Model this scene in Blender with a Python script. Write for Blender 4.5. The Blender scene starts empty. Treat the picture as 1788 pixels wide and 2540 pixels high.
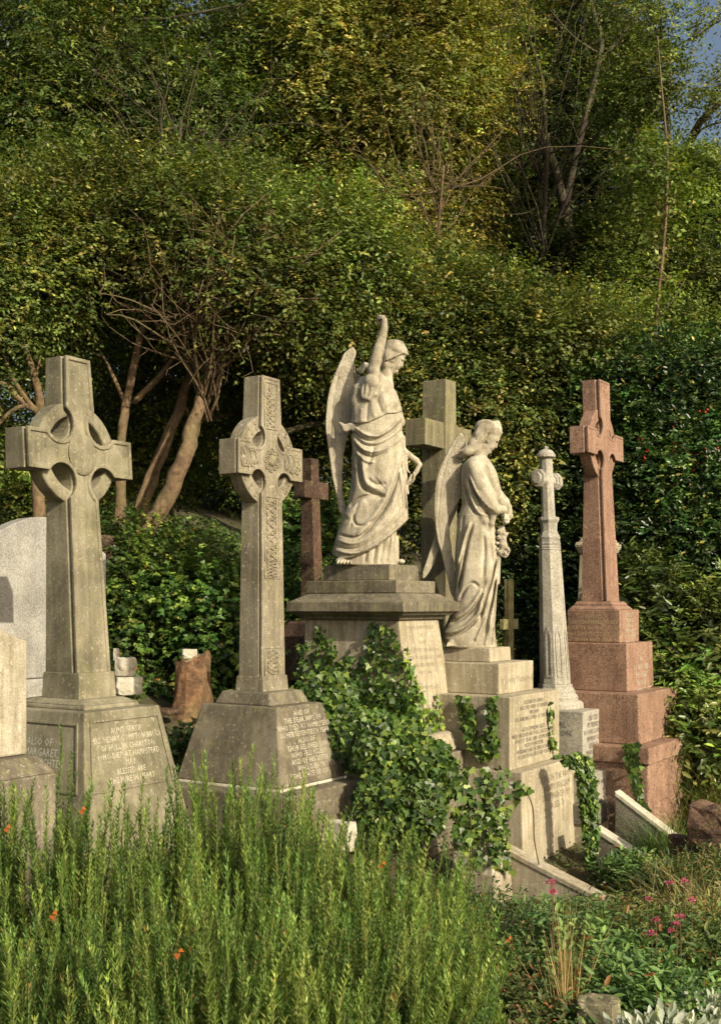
import bpy, math, random
import numpy as np
from mathutils import Vector, Matrix
random.seed(7); rng=np.random.default_rng(11)
scene=bpy.context.scene
COL=scene.collection
R=math.radians
# ---------------------------------------------------------------- camera
EYE=1.6
cam_d=bpy.data.cameras.new("camera"); cam=bpy.data.objects.new("camera",cam_d); COL.objects.link(cam)
cam.location=(0,0,EYE); cam.rotation_euler=(R(90),0,0)
cam_d.sensor_width=36; cam_d.sensor_fit='AUTO'; cam_d.lens=2800/2540*36
cam_d.shift_y=230/2540; cam_d.clip_start=0.05; cam_d.clip_end=2000
scene.camera=cam
# ---------------------------------------------------------------- sky and sun
SUN=Vector((.70,-.80,.56)).normalized()
world=bpy.data.worlds.new("World"); scene.world=world; world.use_nodes=True
wn=world.node_tree; wn.nodes.clear()
sky=wn.nodes.new('ShaderNodeTexSky'); sky.sky_type='NISHITA'; sky.sun_disc=False
sky.sun_elevation=math.asin(SUN.z); sky.sun_rotation=math.atan2(SUN.x,SUN.y); sky.dust_density=6.0; sky.air_density=1.2; sky.ozone_density=.6
bg=wn.nodes.new('ShaderNodeBackground'); bg.inputs['Strength'].default_value=.11
wo=wn.nodes.new('ShaderNodeOutputWorld')
wn.links.new(sky.outputs[0],bg.inputs[0]); wn.links.new(bg.outputs[0],wo.inputs[0])
sl=bpy.data.lights.new("sun",'SUN'); sl.energy=5.0; sl.angle=R(.5); sl.color=(1,.875,.67)
so=bpy.data.objects.new("sun",sl); COL.objects.link(so); so.location=(8,-10,12)
so.rotation_euler=SUN.to_track_quat('Z','Y').to_euler()
scene.view_settings.view_transform='Standard'; scene.view_settings.look='None'
scene.view_settings.exposure=0.28; scene.view_settings.gamma=1
# ---------------------------------------------------------------- helpers
def tag(o,label=None,cat=None,group=None,kind=None):
    if label:o['label']=label
    if cat:o['category']=cat
    if group:o['group']=group
    if kind:o['kind']=kind
    return o
def empty(name,loc,yaw=0,label=None,cat=None,group=None):
    o=bpy.data.objects.new(name,None); COL.objects.link(o); o.location=loc; o.rotation_euler=(0,0,R(yaw)); o.empty_display_size=.2
    return tag(o,label,cat,group)
def link_mesh(name,me,mat,parent=None):
    if mat is not None: me.materials.append(mat)
    o=bpy.data.objects.new(name,me); COL.objects.link(o)
    if parent is not None:o.parent=parent
    return o
def mesh_np(name,V,faces_idx,sizes,mat,parent=None,col=None,smooth=False):
    """V (n,3), faces_idx flat loop vertex indices, sizes polygon sizes"""
    me=bpy.data.meshes.new(name)
    V=np.asarray(V,dtype=np.float32); me.vertices.add(len(V)); me.vertices.foreach_set('co',V.ravel())
    faces_idx=np.asarray(faces_idx,dtype=np.int32).ravel(); sizes=np.asarray(sizes,dtype=np.int32)
    me.loops.add(len(faces_idx)); me.loops.foreach_set('vertex_index',faces_idx)
    me.polygons.add(len(sizes)); st=np.zeros(len(sizes),dtype=np.int32); st[1:]=np.cumsum(sizes)[:-1]
    me.polygons.foreach_set('loop_start',st)
    if smooth: me.polygons.foreach_set('use_smooth',np.ones(len(sizes),dtype=bool))
    if col is not None:
        a=me.color_attributes.new('Col','FLOAT_COLOR','POINT'); c=np.ones((len(V),4),dtype=np.float32); c[:,:3]=col; a.data.foreach_set('color',c.ravel())
    me.update(calc_edges=True); me.validate()
    return link_mesh(name,me,mat,parent)
class MB:
    def __init__(s): s.v=[]; s.f=[]
    def add(s,v,f):
        n=len(s.v); s.v+= [tuple(p) for p in v]; s.f+=[tuple(i+n for i in q) for q in f]; return s
    def frustum(s,cx,cy,z0,z1,sx,sy,tx=None,ty=None,tcx=None,tcy=None):
        tx=sx if tx is None else tx; ty=sy if ty is None else ty; tcx=cx if tcx is None else tcx; tcy=cy if tcy is None else tcy
        v=[(cx+a*sx/2,cy+b*sy/2,z0) for a,b in((-1,-1),(1,-1),(1,1),(-1,1))]+[(tcx+a*tx/2,tcy+b*ty/2,z1) for a,b in((-1,-1),(1,-1),(1,1),(-1,1))]
        return s.add(v,[(3,2,1,0),(4,5,6,7),(0,1,5,4),(1,2,6,5),(2,3,7,6),(3,0,4,7)])
    def lathe(s,cx,cy,prof,n=8,rot=0):
        v=[];f=[]
        for r,z in prof:
            for k in range(n):
                a=2*math.pi*(k+.5)/n+rot; v.append((cx+r*math.cos(a),cy+r*math.sin(a),z))
        m=len(prof)
        for i in range(m-1):
            for k in range(n):
                k2=(k+1)%n; f.append((i*n+k,i*n+k2,(i+1)*n+k2,(i+1)*n+k))
        f.append(tuple(range(n))[::-1]); f.append(tuple((m-1)*n+k for k in range(n)))
        return s.add(v,f)
    def tube(s,pts,rad,n=6):
        pts=[Vector(p) for p in pts]; 
        if not hasattr(rad,'__len__'): rad=[rad]*len(pts)
        v=[];f=[]; up=Vector((.1,.2,1)).normalized(); t0=(pts[1]-pts[0]).normalized()
        a=t0.cross(up); a=a.normalized() if a.length>1e-3 else Vector((1,0,0))
        for i,p in enumerate(pts):
            t=(pts[min(i+1,len(pts)-1)]-pts[max(i-1,0)]).normalized()
            a=(a-t*a.dot(t)).normalized(); b=t.cross(a)
            for k in range(n):
                q=2*math.pi*k/n; v.append(p+(a*math.cos(q)+b*math.sin(q))*rad[i])
        for i in range(len(pts)-1):
            for k in range(n):
                k2=(k+1)%n; f.append((i*n+k,i*n+k2,(i+1)*n+k2,(i+1)*n+k))
        f.append(tuple(range(n))[::-1]); f.append(tuple((len(pts)-1)*n+k for k in range(n)))
        return s.add(v,f)
    def build(s,name,mat,parent=None,bevel=0,smooth=False,dz=0,seg=2,fix=True):
        me=bpy.data.meshes.new(name); me.from_pydata([(p[0],p[1],p[2]-dz) for p in s.v],[],s.f)
        if fix:
            import bmesh
            bm=bmesh.new(); bm.from_mesh(me); bmesh.ops.recalc_face_normals(bm,faces=bm.faces); bm.to_mesh(me); bm.free()
        if smooth:
            me.polygons.foreach_set('use_smooth',[True]*len(me.polygons))
        o=link_mesh(name,me,mat,parent)
        if bevel:
            m=o.modifiers.new('bevel','BEVEL'); m.width=bevel; m.segments=seg; m.limit_method='ANGLE'; m.angle_limit=R(35); m.harden_normals=False
        return o
# ---------------------------------------------------------------- materials
def nt(name):
    m=bpy.data.materials.new(name); m.use_nodes=True; t=m.node_tree; t.nodes.clear()
    o=t.nodes.new('ShaderNodeOutputMaterial'); p=t.nodes.new('ShaderNodeBsdfPrincipled'); t.links.new(p.outputs[0],o.inputs[0])
    return m,t,p,o
def ramp(t,stops,src):
    r=t.nodes.new('ShaderNodeValToRGB'); e=r.color_ramp.elements
    while len(e)<len(stops): e.new(.5)
    for i,(q,c) in enumerate(stops): e[i].position=q; e[i].color=(*c,1) if len(c)==3 else c
    t.links.new(src,r.inputs[0]); return r.outputs[0]
def noise(t,vec,scale,detail=4,rough=.6,off=0):
    n=t.nodes.new('ShaderNodeTexNoise'); n.inputs['Scale'].default_value=scale; n.inputs['Detail'].default_value=detail; n.inputs['Roughness'].default_value=rough
    t.links.new(vec,n.inputs['Vector']); return n.outputs[0]
def mapping(t,vec,sc,loc=(0,0,0)):
    m=t.nodes.new('ShaderNodeMapping'); m.inputs['Scale'].default_value=sc; m.inputs['Location'].default_value=loc; t.links.new(vec,m.inputs[0]); return m.outputs[0]
def mix(t,fac,a,b,mode='MIX'):
    n=t.nodes.new('ShaderNodeMix'); n.data_type='RGBA'; n.blend_type=mode
    for s,v in ((n.inputs[0],fac),(n.inputs[6],a),(n.inputs[7],b)):
        if hasattr(v,'is_output'): t.links.new(v,s)
        elif isinstance(v,(int,float)): s.default_value=v
        else: s.default_value=(*v,1)
    return n.outputs[2]
def bump(t,p,h,strength,dist):
    b=t.nodes.new('ShaderNodeBump'); b.inputs['Strength'].default_value=strength; b.inputs['Distance'].default_value=dist
    t.links.new(h,b.inputs['Height']); t.links.new(b.outputs[0],p.inputs['Normal'])
def stone(name,base,light,dark,speck=.25,grain=150,streak=.5,lichen=(.30,.30,.10),lich_amt=.25,rough=.85,bmp=.5,blot=1.0,seed=0,col_attr=False):
    m,t,p,o=nt(name); tc=t.nodes.new('ShaderNodeTexCoord').outputs['Object']
    v=mapping(t,tc,(1,1,1),(seed*3.1,seed*1.7,seed*.9))
    big=noise(t,v,3.5*blot,6,.65)
    c=ramp(t,[(.36,dark),(.5,base),(.64,light)],big)
    wide=noise(t,mapping(t,v,(1,1,.7),(5,2,8)),1.7,7,.7); c=mix(t,ramp(t,[(.50,(0,0,0)),(.62,(.55,)*3)],wide),c,tuple(x*.62 for x in dark))
    if streak>0:
        st=noise(t,mapping(t,v,(16,16,1.3)),1.6,5,.6)
        c=mix(t,streak,c,ramp(t,[(.36,tuple(x*.62 for x in base)),(.52,base),(.66,light)],st))
    if lich_amt>0:
        li=noise(t,v,9,6,.75)
        f=ramp(t,[(.52,(0,0,0)),(.68,(lich_amt,)*3)],li)
        c=mix(t,f,c,lichen)
        sp=noise(t,v,38,3,.6)
        f2=ramp(t,[(.61,(0,0,0)),(.66,(min(1,lich_amt*2.0),)*3)],sp)
        c=mix(t,f2,c,tuple(min(1,x*1.45) for x in light))
    g=noise(t,v,grain,3,.8)
    gc=ramp(t,[(.33,(1-speck*1.6,)*3),(.5,(1,1,1)),(.68,(1+speck,)*3)],g)
    c=mix(t,1.0,c,gc,'MULTIPLY')
    t.links.new(c,p.inputs['Base Color']); p.inputs['Roughness'].default_value=rough
    p.inputs['Specular IOR Level'].default_value=.25
    h=noise(t,v,28,10,.8); bump(t,p,h,bmp,.012)
    return m
M={}
M['sand']=stone('weathered_sandstone',(.20,.185,.125),(.29,.27,.19),(.105,.098,.06),seed=1,lich_amt=.22,streak=.35)
M['sand_grey']=stone('grey_sandstone',(0.216,0.192,0.136),(0.320,0.296,0.224),(0.120,0.104,0.072),seed=2,lich_amt=.3,speck=.3)
M['pale']=stone('pale_limestone',(0.336,0.296,0.208),(0.448,0.408,0.312),(0.224,0.192,0.128),seed=3,lich_amt=.25,streak=.55)
M['marble']=stone('weathered_marble',(.37,.335,.25),(.50,.465,.37),(.19,.165,.11),seed=4,lich_amt=.12,streak=.5,speck=.22,grain=110,bmp=.4,blot=2.0)
M['dirty']=stone('dirty_limestone',(.135,.12,.085),(.24,.215,.155),(.075,.066,.046),seed=5,lich_amt=.35,streak=.4)
M['granite']=stone('speckled_grey_granite',(.32,.315,.285),(.36,.355,.32),(.28,.275,.245),speck=.34,grain=95,streak=0,lich_amt=0,seed=6,bmp=.15)
M['granite_dark']=stone('rough_grey_granite',(0.160,0.152,0.120),(0.216,0.208,0.168),(0.112,0.104,0.080),speck=.6,grain=90,streak=0,lich_amt=.1,seed=7)
M['white_granite']=stone('pale_granite',(.34,.325,.27),(.43,.415,.35),(.22,.21,.17),speck=.34,grain=90,streak=.25,lich_amt=.12,seed=8)
M['red']=stone('pink_granite',(.265,.165,.115),(.34,.225,.16),(.16,.095,.066),speck=.45,grain=80,streak=.4,lich_amt=.14,lichen=(.26,.24,.17),seed=9,rough=.6)
M['red_rough']=stone('red_sandstone',(.085,.052,.036),(.15,.092,.062),(.04,.025,.018),speck=.5,grain=60,streak=.3,lich_amt=.3,seed=10)  # tones darkened to stand in for dappled shade on the small cross
M['plain']=stone('algae_stained_stone',(0.176,0.160,0.096),(0.240,0.224,0.144),(0.112,0.104,0.064),seed=12,lich_amt=.3,streak=.7)
M['white']=stone('white_marble_worn',(0.496,0.464,0.368),(0.592,0.560,0.464),(0.336,0.304,0.224),seed=13,lich_amt=.2,streak=.5)
def plain_mat(name,c,rough=.8,spec=.2):
    m,t,p,o=nt(name); p.inputs['Base Color'].default_value=(*c,1); p.inputs['Roughness'].default_value=rough; p.inputs['Specular IOR Level'].default_value=spec; return m
def letters(name,c,keep):
    m,t,p,o=nt(name); p.inputs['Base Color'].default_value=(*c,1); p.inputs['Roughness'].default_value=.85; p.inputs['Specular IOR Level'].default_value=.1
    n=noise(t,t.nodes.new('ShaderNodeTexCoord').outputs['Object'],26,4,.7); r=ramp(t,[(keep-.10,(1,1,1)),(keep+.10,(.12,.12,.12))],n)
    tr=t.nodes.new('ShaderNodeBsdfTransparent'); ms=t.nodes.new('ShaderNodeMixShader'); t.links.new(r,ms.inputs[0]); t.links.new(tr.outputs[0],ms.inputs[1]); t.links.new(p.outputs[0],ms.inputs[2]); t.links.new(ms.outputs[0],o.inputs[0]); return m
M['ltr_white']=letters('pale_lettering',(.46,.43,.34),.60)
M['ltr_lead']=letters('lead_lettering',(.12,.11,.09),.62)
M['ltr_soft']=letters('faded_lettering',(.19,.17,.125),.54)
M['ltr_gold']=letters('faded_gilt_lettering',(.42,.33,.19),.64)
M['ltr_green']=letters('weathered_cut_lettering',(.44,.46,.38),.66)
def bark(name,c1,c2,c3,seed=0):
    m,t,p,o=nt(name); tc=t.nodes.new('ShaderNodeTexCoord').outputs['Object']
    v=mapping(t,tc,(1,1,1.0),(seed,seed,0)); n=noise(t,v,13,10,.75); n2=noise(t,tc,2.2,4,.6)
    c=ramp(t,[(.32,c1),(.5,c2),(.7,c3)],n); c=mix(t,ramp(t,[(.45,(0,0,0)),(.65,(.45,)*3)],n2),c,(.12,.13,.04))
    t.links.new(c,p.inputs['Base Color']); p.inputs['Roughness'].default_value=.85; bump(t,p,n,.9,.03); return m
M['bark_tan']=bark('tan_bark',(.045,.028,.015),(.14,.09,.048),(.27,.19,.105))
M['bark_dark']=bark('dark_bark',(0.018,0.013,0.008),(0.039,0.029,0.018),(0.072,0.054,0.033),2)
M['twig']=bark('brown_twig',(.05,.03,.018),(.11,.07,.035),(.19,.13,.07),4)
M['rot']=bark('rotten_wood',(.035,.02,.012),(.15,.08,.04),(.36,.21,.10),6)
M['cut']=bark('sawn_wood',(.20,.13,.07),(.33,.24,.14),(.42,.33,.2),7)
M['oldwood']=bark('lichened_wood',(.10,.08,.035),(.26,.23,.10),(.42,.38,.2),8)
def leafmat(name,trans=.3,rough=.45,spec=.4):
    m,t,p,o=nt(name); a=t.nodes.new('ShaderNodeAttribute'); a.attribute_name='Col'
    p.inputs['Roughness'].default_value=rough; p.inputs['Specular IOR Level'].default_value=spec
    t.links.new(a.outputs['Color'],p.inputs['Base Color'])
    tr=t.nodes.new('ShaderNodeBsdfTranslucent'); mc=mix(t,1.0,a.outputs['Color'],(1.5,1.5,.6),'MULTIPLY'); t.links.new(mc,tr.inputs[0])
    ms=t.nodes.new('ShaderNodeMixShader'); ms.inputs[0].default_value=trans
    t.links.new(p.outputs[0],ms.inputs[1]); t.links.new(tr.outputs[0],ms.inputs[2]); t.links.new(ms.outputs[0],o.inputs[0]); return m
M['leaf']=leafmat('leaf',.30,.5,.3); M['glossy']=leafmat('glossy_leaf',.15,.36,.45); M['ivy']=leafmat('ivy_leaf',.2,.42,.4)
M['needle']=leafmat('narrow_leaf',.25,.5,.3); M['petal']=leafmat('petal',.3,.6,.1)
# ---------------------------------------------------------------- terrain
HS=[-60,-30,0,1.8,3.2,4.0,5.0,6.8,9.3,12,25,45,90,400]
HZ=[-6,-2.2,-.05,-.28,-.52,-.34,.02,.62,1.55,2.5,6.2,9.5,12,12]
def hs(x,y): return -.8387*x+.5446*y
def ground(x,y): return float(np.interp(hs(x,y),HS,HZ))
xs=np.concatenate([np.linspace(-300,-20,15),np.linspace(-18,18,110),np.linspace(20,300,15)])
ys=np.concatenate([np.linspace(-200,-4,12),np.linspace(-2,30,100),np.linspace(33,300,16)])
X,Y=np.meshgrid(xs,ys); Z=np.interp(hs(X,Y),HS,HZ)+.05*np.sin(X*1.7+Y*.6)*np.cos(Y*1.3-X*.4)+.02*np.sin(X*5.1)*np.sin(Y*4.3)
nx,ny=len(xs),len(ys); idx=np.arange(nx*ny).reshape(ny,nx)
q=np.stack([idx[:-1,:-1],idx[:-1,1:],idx[1:,1:],idx[1:,:-1]],-1).reshape(-1,4)
mg,t,p,o=nt('hillside_soil'); tc=t.nodes.new('ShaderNodeTexCoord').outputs['Object']
n1=noise(t,tc,2.5,8,.7); n2=noise(t,tc,30,6,.7)
c=ramp(t,[(.35,(.035,.03,.012)),(.5,(.055,.06,.018)),(.65,(.10,.075,.04))],n1); c=mix(t,.5,c,ramp(t,[(.35,(.03,.028,.012)),(.6,(.12,.10,.05))],n2))
t.links.new(c,p.inputs['Base Color']); p.inputs['Roughness'].default_value=.95; bump(t,p,n2,.8,.03)
g=mesh_np('ground',np.stack([X,Y,Z],-1).reshape(-1,3),q,np.full(len(q),4),mg,smooth=True); tag(g,kind='structure')
# ---------------------------------------------------------------- monuments
YAW=-33
class Mon:
    def __init__(s,name,label,cat,cx,cy,z0,yaw=YAW,group=None):
        s.z0=z0; s.e=empty(name,(cx,cy,z0),yaw,label,cat,group)
    def block(s,name,z0,z1,sx,sy,tx=None,ty=None,ox=0,oy=0,tox=None,toy=None,mat='sand',bevel=.008):
        b=MB().frustum(ox,oy,z0,z1,sx,sy,tx,ty,tox,toy)
        return b.build(name,M[mat],s.e,bevel=bevel,dz=s.z0)
    def build(s,mb,name,mat,parent=None,**k):
        return mb.build(name,M[mat],parent or s.e,dz=s.z0,**k)
def inscr(mon,text,O,U,V,size,mat,parent,name='inscription',lead=1.0,squash=1.0,dist=.0012):
    c=bpy.data.curves.new('txt','FONT'); c.body=text; c.size=size; c.align_x='CENTER'; c.align_y='TOP'; c.resolution_u=1; c.space_line=lead; c.extrude=0; c.space_character=1.06
    o=bpy.data.objects.new('txt',c); COL.objects.link(o)
    dg=bpy.context.evaluated_depsgraph_get(); me=bpy.data.meshes.new_from_object(o.evaluated_get(dg)); bpy.data.objects.remove(o); bpy.data.curves.remove(c)
    n=len(me.vertices); co=np.zeros(n*3,dtype=np.float32); me.vertices.foreach_get('co',co); co=co.reshape(-1,3)
    O=np.array(O,float); U=np.array(U,float); V=np.array(V,float); U/=np.linalg.norm(U); V/=np.linalg.norm(V); N=np.cross(U,V)
    w=O+co[:,:1]*squash*U+co[:,1:2]*V+N*dist; w[:,2]-=mon.z0
    me.vertices.foreach_set('co',w.astype(np.float32).ravel()); me.materials.clear(); me.update()
    return link_mesh(name,me,M[mat],parent)
def offset_poly(P,d):
    P=np.asarray(P,float); n=len(P); out=[]
    for i in range(n):
        a=P[i]-P[i-1]; b=P[(i+1)%n]-P[i]; a/=np.linalg.norm(a)+1e-9; b/=np.linalg.norm(b)+1e-9
        na=np.array([a[1],-a[0]]); nb=np.array([b[1],-b[0]]); m=na+nb; l=max(.5,1+na.dot(nb)); out.append(P[i]+m/l*d)
    return np.array(out)
def celtic_outline(zb,zn,zt,wb,wn,wt,zc,A,h,cx,cz,r,h2=None,foot=None):
    """closed CCW outline (y,z); armpit notches cut by circles"""
    def notch(sy,sz):
        w=wn; dy=math.sqrt(max(1e-6,r*r-(cx-w)**2)); dx=math.sqrt(max(1e-6,r*r-(cz-h)**2))
        a0=math.atan2(-dy,w-cx); a1=math.atan2(-h+cz,dx)   # lower right, clockwise
        a0%=2*math.pi; a1%=2*math.pi
        if a1>a0: a1-=2*math.pi
        pts=[]
        for i in range(13):
            a=a0+(a1-a0)*i/12; pts.append((cx+r*math.cos(a), -cz+r*math.sin(a)))
        return [(sy*x, zc-sz*z*-1 if False else zc+(z if sz<0 else -z)) for x,z in pts]
    P=[]
    if foot: P+=[(foot[0],foot[1]),(foot[0],foot[2]),(wb,foot[2])]
    else: P+=[(wb,zb)]
    P+=notch(1,-1); P+=[(A,zc-h),(A,zc+h)]; P+=notch(1,1)[::-1]; P+=[(wt,zt)]
    L=[(-y,z) for y,z in P][::-1]
    return P+L
def loft_cross(outline,T,rim=None,groove=None,recess=.012,lean=(0,0),zpiv=1.0):
    """T(z) thickness. front is +X"""
    P=np.array(outline); n=len(P); st=[(-1,0,0)]
    if groove: st+=[(1,-groove[0],0),(1,-groove[0]+.004,-groove[2]),(1,-groove[1]-.004,-groove[2]),(1,-groove[1],0)]
    st+=[(1,0,0)]
    if rim: st+=[(1,0,-rim),(1,-recess,-rim-.004)]
    V=[];F=[]
    for s_,dx,off in st:
        Q=offset_poly(P,off) if off else P
        for (y,z) in Q:
            x=s_*T(z)/2+dx; V.append((x+lean[0]*(z-zpiv),y+lean[1]*(z-zpiv),z))
    for k in range(len(st)-1):
        for i in range(n):
            j=(i+1)%n; F.append((k*n+i,k*n+j,(k+1)*n+j,(k+1)*n+i))
    F.append(tuple(range(n))[::-1]); F.append(tuple((len(st)-1)*n+i for i in range(n)))
    return MB().add(V,F)
def ring(zc,ri,ro,t,lean=(0,0),zpiv=1.0,n=56):
    V=[];F=[]
    prof=[(-t/2,ri),(-t/2,ro),(t/2,ro),(t/2,ri)]
    for k in range(n):
        a=2*math.pi*k/n
        for x,r_ in prof:
            z=zc+r_*math.sin(a); V.append((x+lean[0]*(z-zpiv),r_*math.cos(a)+lean[1]*(z-zpiv),z))
    for k in range(n):
        k2=(k+1)%n
        for j in range(4):
            j2=(j+1)%4; F.append((k*4+j,k*4+j2,k2*4+j2,k2*4+j))
    return MB().add(V,F)
def lerp(z,pts): return float(np.interp(z,[p[0] for p in pts],[p[1] for p in pts]))
XF=(0,1,0)   # reading direction on the front (+X) face
YF=(1,0,0)   # reading direction on the left (-Y) face
# ---- large plain celtic cross at the left
m=Mon('celtic_cross_monument','large plain wheel-head cross with a raised round boss, nearest the left edge','grave monument',-1.883+.03,7.437+.01,.0)
T1=lambda z:lerp(z,[(.98,.31),(1.16,.30),(2.45,.225),(3.3,.19)])
ol=celtic_outline(.985,0,3.215,.152,.120,.105,2.585,.448,.128,.180,.190,.117)
body=loft_cross(ol,T1,rim=.024,groove=(.05,.022,.012),lean=(-.024,-.022),zpiv=1.0)
cb=m.build(body,'cross_shaft_and_arms','sand',bevel=.004)
m.build(ring(2.585,.250,.340,.125,(-.024,-.022)),'wheel_ring','sand',bevel=.014)
bs=MB(); V=[];F=[]
for k in range(6):
    rr=.118*math.cos(k/5*math.pi/2*.999); hx=.010+.022*math.sin(k/5*math.pi/2)
    for i in range(28):
        a=2*math.pi*i/28; z=2.585+rr*1.18*math.sin(a); V.append((T1(z)/2-.012+hx-.024*(z-1.0),rr*math.cos(a)-.022*(z-1.0),z))
for k in range(5):
    for i in range(28): j=(i+1)%28; F.append((k*28+i,k*28+j,(k+1)*28+j,(k+1)*28+i))
for i in range(28): pass
m.build(bs.add(V,F),'boss','sand',smooth=True)
m.block('shaft_foot',.99,1.16,.35,.33,.335,.315,mat='sand',bevel=.006)
b=MB()
pr=[(.60,.47,.931),(.60,.47,.955),(.565,.435,.985),(.50,.38,1.0)]
for (a,c_,z),(a2,c2,z2) in zip(pr[:-1],pr[1:]): b.frustum(.0,.0,z,z2,a,c_,a2,c2)
b=MB().frustum(0,0,.931,.962,.62,.49,.61,.48).frustum(0,0,.9622,.993,.61,.48,.46,.37)
m.build(b,'torus_moulding','sand',bevel=.012,seg=3)
ped=m.block('pedestal',-.3,.933,1.28,1.09,.80,.665,mat='sand',bevel=.008)
# raised frames on the sloping faces
def pedx(z): return np.interp(z,[-.3,.933],[.64,.40])
def pedy(z): return np.interp(z,[-.3,.933],[.545,.3325])
def frame_on(mon,face,z0,z1,u0,u1,fx,fy,w=.014,t=.010,mat='sand',name='panel_frame'):
    """bars round a panel; u given as fraction of the half width"""
    b=MB()
    def pt(u,z,o):
        if face=='x': return (fx(z)+o,u*fy(z),z)
        return (u*fx(z),-fy(z)-o,z)
    def bar(a,b2,wv):
        (ua,za),(ub,zb)=a,b2
        v=[]
        for o in (-.004,t):
            for (u,z) in ((ua,za),(ub,zb)):
                for s_ in (-1,1):
                    v.append(pt(u+s_*wv[0],z+s_*wv[1],o))
        b.add(v,[(0,1,3,2),(4,6,7,5),(0,2,6,4),(1,5,7,3),(0,4,5,1),(2,3,7,6)])
    wu=w/(fy(.5) if face=='x' else fx(.5))/2
    bar((u0,z0+w/2),(u0,z1-w/2),(wu,0)); bar((u1,z0+w/2),(u1,z1-w/2),(wu,0)); bar((u0-wu,z0),(u1+wu,z0),(0,w/2)); bar((u0-wu,z1),(u1+wu,z1),(0,w/2))
    return mon.build(b,name,mat)
frame_on(m,'x',.45,.875,-.86,.86,pedx,pedy)
frame_on(m,'y',.45,.86,-.86,.86,pedx,pedy)
slx=(pedx(.4)-pedx(.9))/.5; sly=(pedy(.4)-pedy(.9))/.5
inscr(m,"ALSO OF\nA MARGARET,\nDEST DAUGHTER\nOF GEORGE\n1910",(.04,-pedy(.77),.77),YF,(0,sly,1),.070,'ltr_green',ped,squash=.80,lead=.92)
inscr(m,"AUNT GERTIE\nMRS. HENRY COMPTON BRUCE\nOF HULL IN CHARLTON\nWHO DIED AT HAMPSTEAD\nMAY\nBLESSED ARE\nTHE PURE IN HEART",(pedx(.83),.0,.83),XF,(-slx,0,1),.052,'ltr_white',ped,squash=.80)
# ---- carved celtic cross
m=Mon('carved_celtic_cross_monument','tall wheel-head cross covered in knotwork carving, on a battered pedestal with a stepped base','grave monument',-.710,8.158,.0)
T2=lambda z:lerp(z,[(.98,.215),(2.3,.185),(3.3,.165)])
zc2=2.635
ol=celtic_outline(1.0,0,3.235,.137,.118,.103,zc2,.374,.122,.153,.160,.084)
m.build(loft_cross(ol,T2,rim=.018,groove=(.034,.016,.008),recess=.006),'cross_shaft_and_arms','sand_grey',bevel=.003)
m.build(ring(zc2,.222,.328,.11),'wheel_ring','sand_grey',bevel=.006)
# knotwork: braided strands standing in low relief on the front
kn=MB()
def strand(pts,r=.0075): kn.tube([(T2(z)/2-.004,y,z) for y,z in pts],r,5)
def braid_v(z0,z1,w,per,n=2,yc=0):
    k=int((z1-z0)/per*12)
    for ph in range(n):
        strand([(yc+w*math.sin(2*math.pi*((z0+(z1-z0)*i/k)-z0)/per+2*math.pi*ph/n),z0+(z1-z0)*i/k) for i in range(k+1)])
def braid_h(y0,y1,w,per,n=2,zc=0):
    k=int((y1-y0)/per*12)
    for ph in range(n):
        strand([(y0+(y1-y0)*i/k,zc+w*math.sin(2*math.pi*(y1-y0)*i/k/per+2*math.pi*ph/n)) for i in range(k+1)])
def spiral(y,z,r,turn=1.7,s_=1):
    strand([(y+s_*r*(1-i/20)*math.cos(2*math.pi*turn*i/20),z+r*(1-i/20)*math.sin(2*math.pi*turn*i/20)) for i in range(20)],.007)
def boxl(y0,y1,z0,z1): strand([(y0,z0),(y1,z0),(y1,z1),(y0,z1),(y0,z0)],.005)
braid_v(2.88,3.12,.045,.12,3); braid_v(2.93,3.16,.02,.08,2)
boxl(-.075,.075,2.86,3.19)
for sy_ in(-1,1):
    for dz_ in(-.045,.045): 
        spiral(sy_*.30,zc2+dz_,.038,1.7,sy_); spiral(sy_*.225,zc2+dz_,.03,1.5,-sy_)
    braid_h(*(sorted((sy_*.16,sy_*.35))),.07,.12,2,zc2)
for a in range(8): spiral(.065*math.cos(a*math.pi/4),zc2+.065*math.sin(a*math.pi/4),.03)
braid_v(1.92,2.36,.062,.16,3); braid_v(1.80,1.90,.06,.07,3); boxl(-.088,.088,1.915,2.37); boxl(-.09,.09,1.79,1.905)
for z_ in (2.0,2.1,2.2,2.3): spiral(-.04,z_,.03); spiral(.04,z_+.03,.03,1.7,-1)
braid_v(1.12,1.27,.06,.10,3); braid_v(1.10,1.28,.035,.06,2); boxl(-.1,.1,1.09,1.29)
for a in range(24):
    an=a*2*math.pi/24
    if abs(math.sin(2*an))>.5:
        for rr in (.255,.295): 
            pts=[(rr+.014*math.cos(6.28*i/6)) for i in range(7)]
            kn.tube([(.056,(rr+.014*math.cos(6.28*i/6))*math.cos(an+.05*math.sin(6.28*i/6)),zc2+(rr+.014*math.cos(6.28*i/6))*math.sin(an+.05*math.sin(6.28*i/6))) for i in range(7)],.005,4)
m.build(kn,'knotwork_carving','sand_grey',smooth=True)
b=MB()
for i in range(6): b.lathe(0,0,[(.05,0)],3) if False else None
V=[];F=[]
for k in range(5):
    rr=.045*math.cos(k/4*1.5); hx=.03*math.sin(k/4*1.57)
    for i in range(16): a=2*math.pi*i/16; V.append((T2(zc2)/2-.006+hx,rr*math.cos(a),zc2+rr*math.sin(a)))
for k in range(4):
    for i in range(16): j=(i+1)%16; F.append((k*16+i,k*16+j,(k+1)*16+j,(k+1)*16+i))
m.build(MB().add(V,F),'boss','sand_grey',smooth=True)
m.block('shaft_foot',.984,1.09,.255,.30,.238,.285,mat='sand_grey',bevel=.004)
p1=m.block('upper_pedestal',.893,.985,.52,.455,.43,.385,mat='dirty',bevel=.012)
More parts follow.
